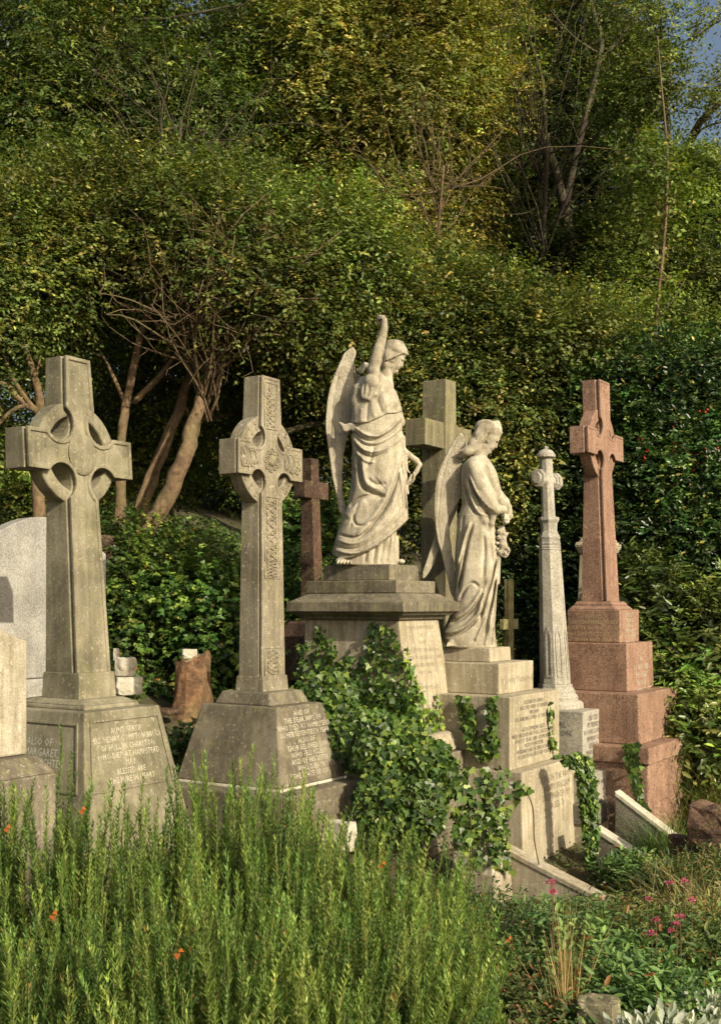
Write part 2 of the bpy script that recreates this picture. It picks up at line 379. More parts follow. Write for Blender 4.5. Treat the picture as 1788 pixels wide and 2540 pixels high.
p2=m.block('pedestal',.355,.8925,.93,.80,.68,.54,mat='dirty',bevel=.012)
m.block('mortar_bed',.338,.356,.945,.815,.935,.805,mat='white',bevel=.003)
m.block('base_step',-.4,.337,1.20,1.14,ox=.01,oy=.01,mat='dirty',bevel=.012)
f2x=lambda z:np.interp(z,[.355,.8925],[.465,.34]); sl2=(.465-.34)/.5375
inscr(m,"IN MEMORY OF",(.228,0,.955),XF,(-.45,0,1),.045,'ltr_white',p1,squash=1.0)
inscr(m,"AND OF\nTHE DEAR WIFE OF\nWHO DIED AT HAMPSTEAD\nIN HER SEVENTIETH YEAR\nALSO OF\nTHEIR BELOVED SON\nWHO FELL ASLEEP\nAND OF HIS SISTER\nWHO DIED IN\nTHE PEACE OF GOD",(f2x(.865),.0,.865),XF,(-sl2,0,1),.052,'ltr_white',p2,squash=.92,lead=.92)
inscr(m,"UNTIL THE DAY BREAK\nAND THE SHADOWS FLEE AWAY",(.61,.1,.30),XF,(0,0,1),.05,'ltr_soft',p2,squash=1.0)
# ---- pedestal of the angel with the raised arm
A1=Mon('angel_monument','weathered stone angel raising one arm, standing on an ivy-grown corniced pedestal','grave monument',.107,9.171,-.1)
m=A1
m.block('statue_plinth',1.792,1.918,.64,.46,.62,.445,-.017,-.011,mat='dirty')
m.block('plinth_step',1.69,1.791,.85,.61,ox=-.018,oy=-.011,mat='dirty')
b=MB().frustum(0,0,1.622,1.689,1.08,.88,.86,.62).frustum(0,0,1.545,1.6215,1.10,.895).frustum(0,0,1.515,1.5445,1.0,.78,1.07,.865).frustum(-.01,-.005,1.483,1.5145,.93,.69,.97,.74)
m.build(b,'cornice','dirty',bevel=.006)
p=m.block('pedestal',.60,1.4825,1.03,.735,.885,.62,.03,.02,-.012,-.008,mat='pale')
m.block('base_cushion',.455,.5995,1.27,.95,1.16,.85,.06,.04,mat='pale',bevel=.03)
m.block('lower_base',-.6,.4545,1.36,1.06,ox=.06,oy=.04,mat='dirty')
fx=lambda z:np.interp(z,[.60,1.4825],[.03+.515,-.012+.4425]); s1=(fx(.7)-fx(1.4))/.7
inscr(m,"IN EVER LOVING MEMORY\nOF\nTHE REV\nJOHN SEPTIMUS MERCHANT M.A.\nMINISTER AT OXFORD PLACE CHAPEL\nWHO DIED SUDDENLY\nMAY 12 1886\n\nAND OF HIS WIFE ELIZA",(fx(1.44),.0,1.44),XF,(-s1,0,1),.044,'ltr_soft',p,squash=.74,lead=1.35)
# ---- pedestal of the bowed angel
A2=Mon('bowed_angel_monument','weathered stone angel with bowed head holding flowers, on stacked square blocks','grave monument',.958,9.386,-.4)
m=A2
m.block('statue_plinth',1.135,1.25,.455,.40,.445,.39,mat='pale')
p=m.block('upper_block',.888,1.134,.71,.66,ox=.012,oy=.006,mat='pale')
inscr(m,"In Loving Memory of",(.367,.02,1.04),XF,(0,0,1),.085,'ltr_soft',p,squash=.8)
p=m.block('inscribed_block',.318,.887,1.035,.96,ox=.017,oy=.009,mat='pale')
inscr(m,"ELIZABETH FANNY\nBELOVED WIFE OF HENRY\nWILLIAM\nTHE DARLING CHILD OF THE ABOVE\n\nALSO EMMELINE ALICE\nWHO ENTERED INTO REST AUGUST 1912\nAGED 27 YEARS AND SIX MONTHS\nALSO OF ARTHUR\nHUSBAND AND FATHER AT REST\nHE GIVETH HIS BELOVED SLEEP",(.536,-.03,.85),XF,(0,0,1),.045,'ltr_lead',p,squash=.92,lead=.95)
p=m.block('lower_block',-.75,.3175,1.30,1.12,1.22,1.05,.04,.02,mat='pale',bevel=.012)
inscr(m,"ALSO OF THE ABOVE\nHENRY WILLIAM\nDIED MARCH 1931\nAGED 79",(.655,.15,.25),XF,(-.04,0,1),.075,'ltr_soft',p,squash=.9)
# ---- octagonal column with a small cross
m=Mon('octagonal_column_monument','slender pale octagonal column topped by a small domed cross, on a lettered granite block','grave monument',1.706,9.863,-.35)
def zat(y,Y=9.6): return EYE+(1500-y)/2800*Y
ax=lambda z:(-.035*(z-.75),-.02*(z-.75))
def octo(name,prof,mat='white_granite',parent=None,bevel=.004,n=8):
    b=MB().lathe(0,0,prof,n,0); b.v=[(x+ax(z)[0],y+ax(z)[1],z) for x,y,z in b.v]; return m.build(b,name,mat,parent,bevel=bevel)
zs0,zs1=zat(1701),zat(1362)
sh=octo('shaft',[(.134,zs0),(.096,zs1)])
octo('base_mouldings',[(.235,.700),(.235,.745),(.215,.765),(.19,.775),(.195,.80),(.170,.83),(.170,.855),(.148,.88),(.148,zs0)],n=8)
octo('collar',[(.094,zs1+.0005),(.098,zs1+.008),(.094,zs1+.02),(.098,zs1+.03),(.092,zs1+.045),(.096,zs1+.06),(.090,zs1+.078),(.094,zs1+.085),(.088,zs1+.095)])
zc3=zs1+.096
octo('neck',[(.092,zc3),(.094,zc3+.02),(.078,zc3+.055),(.070,zc3+.08),(.074,zc3+.14),(.092,zc3+.17),(.090,zc3+.195),(.062,zc3+.196)])
zt3=zat(1128)
octo('cross_shaft',[(.060,zc3+.1965),(.054,zt3)])
octo('dome_finial',[(.060,zt3+.0005),(.084,zt3+.012),(.084,zt3+.03),(.072,zt3+.05),(.055,zt3+.072),(.022,zt3+.084),(.010,zt3+.09),(.016,zt3+.10),(.006,zt3+.112)],n=16)
zc4=zat(1182)
b=MB()
for s_ in(-1,1):
    # octagonal lobed arm ends along the row direction
    for r_,y0,y1 in((.046,.03,.12),(.066,.115,.15),(.082,.15,.205),(.055,.2052,.235)):
        V=[];F=[]
        for yy in(y0,y1):
            for k in range(8):
                a=2*math.pi*(k+.5)/8; V.append((r_*math.cos(a)*.85,s_*yy,zc4+r_*math.sin(a)*1.0))
        for k in range(8): F.append((k,(k+1)%8,8+(k+1)%8,8+k))
        F+= [tuple(range(8)),tuple(range(8,16))]; b.add(V,F)
b.v=[(x+ax(z)[0],y+ax(z)[1],z) for x,y,z in b.v]
m.build(b,'cross_arms','white_granite',bevel=.008)
# pointed niches carved low on the shaft faces
b=MB()
for k in range(8):
    a=2*math.pi*k/8; 
    zb_,zt_=zs0+.06,zs0+.50
    pts=[(-.028,zb_),(.028,zb_),(.028,zt_-.09),(.018,zt_-.04),(0,zt_),(-.018,zt_-.04),(-.028,zt_-.09)]
    V=[]
    for o_ in(-.004,.006):
        for u,z in pts:
            r_=np.interp(z,[zs0,zs1],[.134,.096])*math.cos(math.pi/8)
            V.append(((r_+o_)*math.cos(a)-u*math.sin(a)+ax(z)[0],(r_+o_)*math.sin(a)+u*math.cos(a)+ax(z)[1],z))
    # frame only: inner outline
    V2=[]
    for o_ in(-.004,.006):
        for u,z in pts:
            u2=u*.55; z2=zb_+.02+(z-zb_)*.88
            r_=np.interp(z2,[zs0,zs1],[.134,.096])*math.cos(math.pi/8)
            V2.append(((r_+o_)*math.cos(a)-u2*math.sin(a)+ax(z2)[0],(r_+o_)*math.sin(a)+u2*math.cos(a)+ax(z2)[1],z2))
    F=[]
    for i in range(7):
        j=(i+1)%7; F+=[(7+i,7+j,21+j,21+i),(i,j,7+j,7+i),(14+i,14+j,21+j,21+i)]
    b.add(V+V2,F)
m.build(b,'niche_frames','white_granite')
p=m.block('lettered_block',.195,.698,.62,.46,ox=.035,oy=-.008,mat='white_granite')
inscr(m,"DOUGAL\nTHOMPSON\nAND\nJANE\nMAY 28",(.06,-.239,.62),YF,(0,0,1),.075,'ltr_lead',p,squash=.85)
inscr(m,"ERECTED\nBY FRIENDS\nIN FOND LOVING\nMEMORY OF\nCHARLES\nWHO PASSED\nAWAY\nAT REST",(.346,-.01,.665),XF,(0,0,1),.062,'ltr_lead',p,squash=.8,lead=.95)
p=m.block('middle_step',-.06,.1945,.90,.63,ox=0,mat='white_granite',bevel=.01)
inscr(m,"THY WILL BE DONE\nREST",(.451,0,.13),XF,(0,0,1),.055,'ltr_lead',p,squash=.9)
m.block('lower_step',-.235,-.0605,.97,.69,mat='granite_dark',bevel=.012)
m.block('foundation',-.8,-.2355,.94,.66,mat='pale')
# ---- red granite celtic cross
m=Mon('red_granite_cross_monument','pink-red granite wheel-head cross on a tall four-tier granite pedestal','grave monument',2.193,10.319,-.3)
T3=lambda z:lerp(z,[(1.6,.245),(1.75,.235),(1.9,.205),(2.8,.18),(3.6,.168)])
ol=celtic_outline(1.63,0,3.635,.155,.118,.125,3.058,.438,.118,.155,.156,.088)
LR=(-.018,-.012)
m.build(loft_cross(ol,T3,rim=.02,groove=(.045,.018,.012),recess=.006,lean=LR,zpiv=1.6),'cross_shaft_and_arms','red',bevel=.004)
m.build(ring(3.058,.228,.325,.11,LR,1.6),'wheel_ring','red',bevel=.006)
b=MB().frustum(0,0,1.595,1.63,.38,.40,.33,.36).frustum(0,0,1.556,1.5945,.45,.47,.38,.40)
m.build(b,'cap_moulding','red',bevel=.01)
p=m.block('name_block',1.262,1.5555,.50,.50,ox=.02,oy=.01,mat='red',bevel=.01)
inscr(m,"WIFE OF\nCAROLINE MARY MORSE\nDAUGHTER OF W.A. NUGENT\nWHO DIED OCT 22ND 1930\nIN HER 83RD YEAR",(.02,-.241,1.52),YF,(0,0,1),.048,'ltr_gold',p,squash=.82,lead=1.1)
inscr(m,"ROBERT\nMORSE\nWHO\nENTERED\nINTO REST\nMAY 4TH\n1 11",(.271,.01,1.535),XF,(0,0,1),.052,'ltr_white',p,squash=1.0,lead=.95)
p=m.block('second_block',.838,1.2615,.69,.70,.67,.68,.03,.012,mat='red',bevel=.01)
inscr(m,"IN\nLOVING AND\nEVER DEAR\nMEMORY\nOF MARY CLARE",(.373,.01,1.15),XF,(-.02,0,1),.068,'ltr_white',p,squash=.85,lead=1.05)
m.block('third_block',.405,.8375,1.08,1.06,1.06,1.04,.006,0,mat='red',bevel=.012)
m.block('slab',.262,.4045,1.35,1.33,ox=.006,mat='red',bevel=.012)
m.block('lowest_block',-.8,.2615,1.30,1.27,ox=.008,mat='red',bevel=.012)
# ---- plain cross behind the raised-arm angel
m=Mon('plain_latin_cross','tall plain square-section latin cross stained green, half hidden behind the raised-arm angel','grave cross',.70,10.05,.6)
b=MB().frustum(0,0,.5,3.585,.27,.24,.235,.19)
m.build(b,'upright','plain',bevel=.006)
m.build(MB().frustum(0,0,2.97,3.20,.20,.85),'crosspiece','plain',bevel=.006)
# ---- small red cross
m=Mon('small_red_sandstone_cross','small red sandstone cross, its stone darkened to stand in for shade, between the carved cross and the raised-arm angel','grave cross',-.436,10.393,1.0)
b=MB().frustum(0,0,1.0,2.94,.19,.15,.11,.12,-.02,-.02); m.build(b,'upright','red_rough',bevel=.008)
m.build(MB().frustum(-.012,-.01,2.57,2.73,.128,.38),'crosspiece','red_rough',bevel=.01)
m.block('base',.9,1.45,.5,.45,.4,.36,mat='red_rough',bevel=.02)
# ---- pale tapering stone behind the red cross
m=Mon('pale_obelisk_stone','pale tapering gabled stone standing directly behind the red granite cross','gravestone',2.44,11.6,-.2)
m.build(MB().frustum(0,0,.0,2.12,.40,.50,.27,.36),'shaft','pale',bevel=.01)
m.build(MB().frustum(0,0,2.121,2.20,.28,.38,.34,.46).frustum(0,0,2.201,2.24,.34,.46,.32,.42).frustum(0,0,2.241,2.42,.30,.34,.10,.14),'gabled_cap','pale',bevel=.01)
# ---- light granite headstone at the left edge
def headstone(m,name,z0,zs,zt,w,t,mat,oy=0,ox=0,bevel=.008,ogee=False):
    P=[(-w/2,z0),(w/2,z0),(w/2,zs)]
    n=18
    for i in range(1,n):
        u=1-2*i/n
        z=zs+(zt-zs)*(math.cos(u*math.pi/2)**(1.0) if not ogee else (.5+.5*math.cos(u*math.pi))**.8); P.append((u*w/2,z))
    P.append((-w/2,zs)); V=[(ox-t/2,y+oy,z) for y,z in P]+[(ox+t/2,y+oy,z) for y,z in P]; k=len(P)
    F=[tuple(range(k))[::-1],tuple(range(k,2*k))]+[(i,(i+1)%k,k+(i+1)%k,k+i) for i in range(k)]
    return m.build(MB().add(V,F),name,mat,bevel=bevel)
m=Mon('granite_headstone','light speckled granite headstone with a rounded top behind the left cross','gravestone',-2.70,9.5,.5)
headstone(m,'slab',.99,2.05,2.335,1.40,.14,'granite',oy=0)
p=m.block('base',.3,.985,.22,1.43,ox=0,mat='granite',bevel=.01)
inscr(m,"BELOVED\nWIFE",(.112,.42,.92),XF,(0,0,1),.08,'ltr_soft',p)
m=Mon('weathered_headstone','worn shouldered headstone with washed-out lettering on a sloping base, at the left edge in front','gravestone',-2.07,5.72,-.05)
sl_=headstone(m,'slab',.80,1.41,1.56,.86,.13,'marble',ogee=True,bevel=.012)
inscr(m,"IN LOVING\nMEMORY OF\nMARY WILSON\nWHO DIED\nJUNE 1891\nAGED 62",(.066,.06,1.38),XF,(0,0,1),.055,'ltr_soft',sl_,squash=1.1)
b=MB().frustum(.035,.0,.71,.798,.40,.96,.20,.88).frustum(.035,0,-.4,.7095,.40,.96)
m.build(b,'base','dirty',bevel=.012)
# ---- sloping kerbs
def kerb(name,label,x,y,L,z0,z1,w,mat,zb=-1.0,cap=None):
    e=empty(name,(x,y,zb),YAW,label,'grave kerb')
    def prism(x0,za,x1,zc,zbot0,zbot1,y0,y1):
        v=[(x0,y0,zbot0),(x1,y0,zbot1),(x1,y0,zc),(x0,y0,za),(x0,y1,zbot0),(x1,y1,zbot1),(x1,y1,zc),(x0,y1,za)]
        return v,[(0,1,2,3),(7,6,5,4),(0,4,5,1),(1,5,6,2),(2,6,7,3),(3,7,4,0)]
    b=MB(); b.add(*prism(0,z0-.012,L,z1-.012,zb,zb,0,w)); b.build('side_wall',M[mat],e,bevel=.006,dz=zb)
    b=MB(); b.add(*prism(0,z0+.03,L+.01,z1+.03,z0-.011,z1-.011,-.008,w+.008)); b.build('coping',M[cap or mat],e,bevel=.006,dz=zb)
    return e
kerb('sloping_kerb','pale granite kerb sloping down beside the red granite pedestal',2.10,9.33,.80,.03,-.50,.11,'granite_dark',cap='white')
kerb('sloping_kerb','pale granite kerb sloping down from the ivy-covered strip, in front of the column',1.79,8.91,.85,-.15,-.58,.115,'granite_dark',cap='white')
kerb('sloping_kerb','sandy stone kerb sloping down in front of the bowed angel pedestal',1.02,8.05,1.05,-.16,-.54,.12,'pale',cap='pale')
# ---- block and pillar under the ivy
m=Mon('broken_pillar','short broken pillar with peeling white sides, overgrown with ivy below the bowed angel','grave pillar',.93,8.02,-.45)
m.build(MB().lathe(0,0,[(.065,.09),(.068,.20),(.085,.235),(.088,.33),(.078,.345)],10),'pillar_cap','dirty',bevel=.006)
m.build(MB().frustum(-.08,-.02,-.6,.088,.34,.26,.30,.22),'pillar_body','white',bevel=.01)
m.block('pillar_foot',-.8,-.26,.46,.34,.38,.28,ox=-.08,mat='pale',bevel=.03)
# ---------------------------------------------------------------- sculpted figures (distance fields turned into meshes)
def surface_nets(D,org,h):
    """D (nx,ny,nz) signed distance -> verts, quads"""
    S=D<0
    nx,ny,nz=D.shape
    acc=np.zeros((nx-1,ny-1,nz-1,3),np.float32); cnt=np.zeros((nx-1,ny-1,nz-1),np.float32)
    for ax in range(3):
        sl0=[slice(None)]*3; sl1=[slice(None)]*3; sl0[ax]=slice(0,-1); sl1[ax]=slice(1,None)
        a=D[tuple(sl0)]; b=D[tuple(sl1)]; ch=(a<0)!=(b<0)
        t=np.where(ch,a/(a-b+1e-12),0).astype(np.float32)
        o=[i for i in range(3) if i!=ax]
        for da in (0,1):
            for db in (0,1):
                s=[slice(None)]*3; s[o[0]]=slice(da,da+D.shape[o[0]]-1); s[o[1]]=slice(db,db+D.shape[o[1]]-1)
                c=ch[tuple(s)]; tt=t[tuple(s)]
                acc[...,ax]+=np.where(c,tt,0); acc[...,o[0]]+=c*da; acc[...,o[1]]+=c*db; cnt+=c
    m=cnt>0; idx=-np.ones(cnt.shape,np.int64); idx[m]=np.arange(m.sum())
    I=np.argwhere(m); V=(I+acc[m]/cnt[m][:,None])*h+np.array(org)
    Q=[]
    for ax in range(3):
        sl0=[slice(1,-1)]*3; sl1=[slice(1,-1)]*3; sl0[ax]=slice(0,-1); sl1[ax]=slice(1,None)
        a=S[tuple(sl0)]; b=S[tuple(sl1)]; E=np.argwhere(a!=b)
        off=np.ones(3,int); off[ax]=0; E0=E+off
        sa=a[tuple(E.T)]
        u,v=[(1,2),(2,0),(0,1)][ax]
        du=np.zeros(3,int); du[u]=1; dv=np.zeros(3,int); dv[v]=1
        q=[idx[tuple((E0-k).T)] for k in (du+dv,dv,np.zeros(3,int),du)]
        q=np.stack(q,-1); q[~sa]=q[~sa][:,::-1]; Q.append(q)
    return V,np.concatenate(Q)
class Sculpt:
    """coordinates: picture-like units (x right, zy down from the top, y depth), base line zy=base"""
    def __init__(s,k,x0,base,bx,by,bz,h):
        s.k=k;s.x0=x0;s.base=base;s.h=h
        s.ax=[np.arange(b[0],b[1]+h,h,dtype=np.float32) for b in(bx,by,bz)]
        s.D=np.full([len(a) for a in s.ax],1e3,np.float32)
    def box(s,lo,hi):
        out=[]
        for a,l,h in zip(s.ax,lo,hi):
            i0=max(0,int(np.searchsorted(a,l))-1); i1=min(len(a),int(np.searchsorted(a,h))+1); out.append(slice(i0,max(i0+1,i1)))
        return tuple(out)
    def grid(s,sl): return [a[q].reshape([-1 if i==j else 1 for j in range(3)]) for i,(a,q) in enumerate(zip(s.ax,sl))]
    def blend(s,sl,d,k,sub=False):
        A=s.D[sl]
        if sub: d=-d; 
        if k<=0: s.D[sl]=np.maximum(A,d) if sub else np.minimum(A,d); return
        if sub:
            h=np.clip(.5-.5*(A-d)/k,0,1); s.D[sl]=A*(1-h)+d*h+k*h*(1-h)
        else:
            h=np.clip(.5+.5*(A-d)/k,0,1); s.D[sl]=A*(1-h)+d*h-k*h*(1-h)
    def z(s,zy): return s.base-zy
    def tube(s,pts,k=8,sub=False,flat=1.0):
        """pts (x,zy,y,r)"""
        P=[(p[0],p[2],s.z(p[1]),p[3]) for p in pts]
        for a,b in zip(P[:-1],P[1:]):
            R_=max(a[3],b[3])+k*2+6
            sl=s.box([min(a[i],b[i])-R_ for i in range(3)],[max(a[i],b[i])+R_ for i in range(3)]); X,Y,Z=s.grid(sl)
            ab=np.array(b[:3])-np.array(a[:3]); L=float(ab@ab)+1e-6
            t=np.clip(((X-a[0])*ab[0]+(Y-a[1])*ab[1]+(Z-a[2])*ab[2])/L,0,1)
            d=np.sqrt((X-a[0]-t*ab[0])**2+((Y-a[1]-t*ab[1])/flat)**2+(Z-a[2]-t*ab[2])**2)-(a[3]+(b[3]-a[3])*t)
            s.blend(sl,d.astype(np.float32),k,sub)
    def ell(s,c,r,rot=0,k=12,sub=False):
        """c (x,zy,y), r (rx,rz,ry), rot degrees clockwise in the picture plane"""
        cx,cy,cz=c[0],c[2],s.z(c[1]); R_=max(r)+k*2+6
        sl=s.box((cx-R_,cy-R_,cz-R_),(cx+R_,cy+R_,cz+R_)); X,Y,Z=s.grid(sl)
        a=math.radians(rot); u=(X-cx)*math.cos(a)-(Z-cz)*math.sin(a); w=(X-cx)*math.sin(a)+(Z-cz)*math.cos(a)
        q=np.sqrt((u/r[0])**2+((Y-cy)/r[2])**2+(w/r[1])**2); d=(q-1)*min(r)*np.clip(q,.6,1.4)
        s.blend(sl,d.astype(np.float32),k,sub)
    def field(s,lines,shape):
        """2-D relief from polylines: (points, width, amplitude)"""
        X=s.ax[0][:,None]; Z=s.ax[2][None,:]; F=np.zeros((len(s.ax[0]),len(s.ax[2])),np.float32)
        for pts,w,amp in lines:
            pts=smooth_line(pts,5); best=np.full(F.shape,1e9,np.float32); T=np.zeros_like(F); n=len(pts)-1
            for i,(a,b) in enumerate(zip(pts[:-1],pts[1:])):
                ax_,az=a[0],s.z(a[1]); bx,bz=b[0]-ax_,s.z(b[1])-az; L=bx*bx+bz*bz+1e-6
                t=np.clip(((X-ax_)*bx+(Z-az)*bz)/L,0,1); d=(X-ax_-t*bx)**2+(Z-az-t*bz)**2
                u=d<best; best=np.where(u,d,best); T=np.where(u,(i+t)/n,T)
            F+=amp*np.exp(-best/(w*w))*np.clip(np.sin(np.clip(T,0.02,.98)*math.pi)*2.2,0,1)
        return F
    def loft(s,rows,F=None,k=14,pw=2.0,clip=None):
        """rows (zy,xl,xr,cy,ry)"""
        rows=sorted(rows,key=lambda r:-r[0]); zz=np.array([s.z(r[0]) for r in rows])
        sl=s.box((-1e9,-1e9,zz[0]),(1e9,1e9,zz[-1])); X,Y,Z=s.grid(sl)
        f=lambda i:cint(Z,zz,np.array([r[i] for r in rows],float))
        xl,xr,cy,ry=f(1),f(2),f(3),f(4); cx=(xl+xr)/2; rx=(xr-xl)/2
        u=np.abs((X-cx)/rx); v=np.abs((Y-cy)/ry); q=(u**pw+v**pw)**(1/pw)
        d=(q-1)*np.minimum(rx,ry)
        if F is not None:
            wt=np.clip(1.15-u*.55,0,1)
            d=d-F[sl[0],None,sl[2]]*wt
        d=np.maximum(d,np.maximum(zz[0]-Z,Z-zz[-1]))
        if clip is not None:   # hem line: keep what is above it
            hz=s.z(np.interp(X,[c[0] for c in clip],[c[1] for c in clip])); d=np.maximum(d,(hz-Z)*.85)
        s.blend(sl,d.astype(np.float32),k)
    def mesh(s,name,mat,mon,cx,cy,zb,parent,yaw=YAW):
        V,Q=surface_nets(s.D,[a[0] for a in s.ax],s.h)
        # light smoothing
        for it in range(1):
            acc=np.zeros_like(V); c=np.zeros(len(V))
            for i in range(4):
                np.add.at(acc,Q[:,i],V[Q[:,(i+1)%4]]+V[Q[:,(i-1)%4]]); np.add.at(c,Q[:,i],2)
            V=V*.45+(acc/np.maximum(c,1)[:,None])*.55
        W=np.empty_like(V); wx=cx+(V[:,0]-s.x0)*s.k; wy=cy+V[:,1]*s.k
        ex,ey=mon.e.location[0],mon.e.location[1]; a=math.radians(-yaw)
        W[:,0]=(wx-ex)*math.cos(a)-(wy-ey)*math.sin(a); W[:,1]=(wx-ex)*math.sin(a)+(wy-ey)*math.cos(a); W[:,2]=zb+V[:,2]*s.k-mon.z0
        return mesh_np(name,W,Q,np.full(len(Q),4),M[mat],parent,smooth=True)
def cint(Z,zz,vv):
    """smooth (cosine free) monotone-ish cubic interpolation"""
    m=np.gradient(vv,zz); i=np.clip(np.searchsorted(zz,Z)-1,0,len(zz)-2); h=zz[i+1]-zz[i]; t=np.clip((Z-zz[i])/h,0,1)
    return ((2*t**3-3*t**2+1)*vv[i]+(t**3-2*t**2+t)*h*m[i]+(-2*t**3+3*t**2)*vv[i+1]+(t**3-t**2)*h*m[i+1]).astype(np.float32)
def smooth_line(pts,n=5):
    P=np.array(pts,float)
    if len(P)<3: return [tuple(p) for p in P]
    out=[]
    for i in range(len(P)-1):
        p0=P[max(i-1,0)];p1=P[i];p2=P[i+1];p3=P[min(i+2,len(P)-1)]
        for j in range(n):
            t=j/n; out.append(.5*((2*p1)+(-p0+p2)*t+(2*p0-5*p1+4*p2-p3)*t*t+(-p0+3*p1-3*p2+p3)*t**3))
    out.append(P[-1]); return [tuple(p) for p in out]
def curl(s,pts,n=4,k=6): s.tube(smooth_line(pts,n),k=k)
def face(s,cx,cy,sc,tilt,yd=0,k=5):
    """head in profile looking right, centred on the skull; tilt degrees of bowing"""
    a=math.radians(tilt)
    def p(u,w,y=0): # u forward, w down
        return (cx+sc*(u*math.cos(a)-w*math.sin(a)), cy+sc*(u*math.sin(a)+w*math.cos(a)), yd+sc*y)
    E=lambda u,w,y,ru,rw,ry,**kw: s.ell(p(u,w,y),(sc*ru,sc*rw,sc*ry),tilt,**kw)
    E(-6,-12,0,76,74,64,k=10)               # skull
    E(22,38,0,46,66,47,k=22)                # face mass
    E(30,92,0,24,20,24,k=18)                # chin
    E(-2,70,0,36,26,42,k=20)                # jaw
    for q in (-1,1):
        E(34,44,q*27,24,22,16,k=14)         # cheeks
        E(56,6,q*25,19,13,15,k=8,sub=True)  # eye sockets
        E(46,10,q*24,14,10,13,k=4)          # eyes
        E(49,15,q*24,14,3.5,14,k=3)          # lids
        E(52,-8,q*22,15,6,20,k=7)           # brow
        E(-8,26,q*50,12,20,8,k=4)           # ear
    s.tube([(*p(60,-4),sc*7),(*p(74,30),sc*8.5)],k=7) # nose bridge to tip
    for q in(-1,1): E(64,34,q*7,8,6,6,k=4)
    E(60,52,0,9,5,14,k=5); E(58,61,0,9,5,12,k=5); E(70,56.5,0,12,1.6,16,k=2,sub=True); E(58,74,0,14,6,14,k=6,sub=True)
    E(54,86,0,12,11,14,k=8)
    return p
def fist(s,c,r,up,fwd,k=5):
    """closed hand: palm, four unequal bent fingers and a thumb. up,fwd are (x,zy,y) unit-ish vectors"""
    c=np.array(c,float);u=np.array(up,float);f=np.array(fwd,float);w=np.cross(u,f); w/=np.linalg.norm(w)
    P=lambda a,b,d:tuple(c+u*a*r+f*b*r+w*d*r)
    s.tube([(*P(-1.0,0,0),r*.62),(*P(.1,0,.25),r*.62)],k=k+3); s.tube([(*P(-.8,0,0),r*.6),(*P(.1,0,-.35),r*.6)],k=k+3)
    for i,(L,o) in enumerate(((1.0,-.66),(1.12,-.22),(1.05,.22),(.85,.62))):
        s.tube([(*P(.15,.05,o),r*.27),(*P(.75*L,.25,o),r*.26),(*P(.72*L,.85*L,o*.95),r*.23),(*P(.22,.95*L,o*.9),r*.20)],k=2.5)
    s.tube([(*P(-.7,.3,-.65),r*.30),(*P(-.2,.85,-.8),r*.27),(*P(.2,1.1,-.35),r*.22)],k=3)
def wing(mon,parent,k,x0,base,L,Rr,cx,cy,zb,y0,ybend,th,name='wing',tilt=0,mat='marble'):
    """L,Rr: left and right outlines as (x,zy) lists from tip to bottom; a curved feathered slab"""
    allp=L+Rr; xs_=[p[0] for p in allp]; zs_=[p[1] for p in allp]
    s=Sculpt(k,x0,base,(min(xs_)-20,max(xs_)+20),(y0-140,y0+160),(base-max(zs_)-20,base-min(zs_)+20),6)
    X,Y,Z=s.grid((slice(None),)*3); zy=base-Z
    lz=np.array([p[1] for p in L],float); lx=np.array([p[0] for p in L],float); rz=np.array([p[1] for p in Rr],float); rx_=np.array([p[0] for p in Rr],float)
    xl=cint(zy,lz,lx); xr=cint(zy,rz,rx_); wd=np.maximum(xr-xl,1); u=np.clip((X-xl)/wd,-.3,1.3)
    H=(zy-zs_[0])/(max(zs_)-min(zs_))
    ymid=y0+ybend*np.sin(np.clip(H,0,1)*math.pi)-tilt*(u-.5)*wd*.5
    # feathers: long quills low down, scallops near the top
    q=.5+.5*np.cos(2*math.pi*(u*5.0+H*7.0*(u-.4))); rel=4.5*q*np.clip((H-.25)*5,0,1)
    sc=.5+.5*np.cos(2*math.pi*(zy/46.0+.35*np.sin(u*9)))*np.cos(2*math.pi*(u*3.4+np.floor(zy/46.0)*.5)); rel=rel+5.0*sc*np.clip((.42-H)*4,0,1)
    rel=rel*np.clip(u*(1-u)*9,0,1)-6*np.exp(-((u-.22)/.05)**2)*np.clip(1.2-H,0,1)
    t_=th*(1-.45*np.clip(H,0,1))*(1.25-.6*np.clip(u,0,1))
    dxy=np.maximum(xl-X,X-xr)+3*np.sin(zy/23)*(u>.6)*np.clip(H*1.5,0,1.5)
    d=np.maximum(np.abs(Y-ymid)-t_/2-rel,dxy); d=np.maximum(d,np.maximum(min(zs_)-zy,zy-max(zs_)))
    e=8; a=np.abs(Y-ymid)-t_/2-rel+e; b=dxy+e
    d=np.minimum(np.maximum(a,b),0)+np.sqrt(np.maximum(a,0)**2+np.maximum(b,0)**2)-e
    d=np.maximum(d,np.maximum(min(zs_)-zy,zy-max(zs_)))
    s.D=d.astype(np.float32)
    return s.mesh(name,mat,mon,cx,cy,zb,parent)
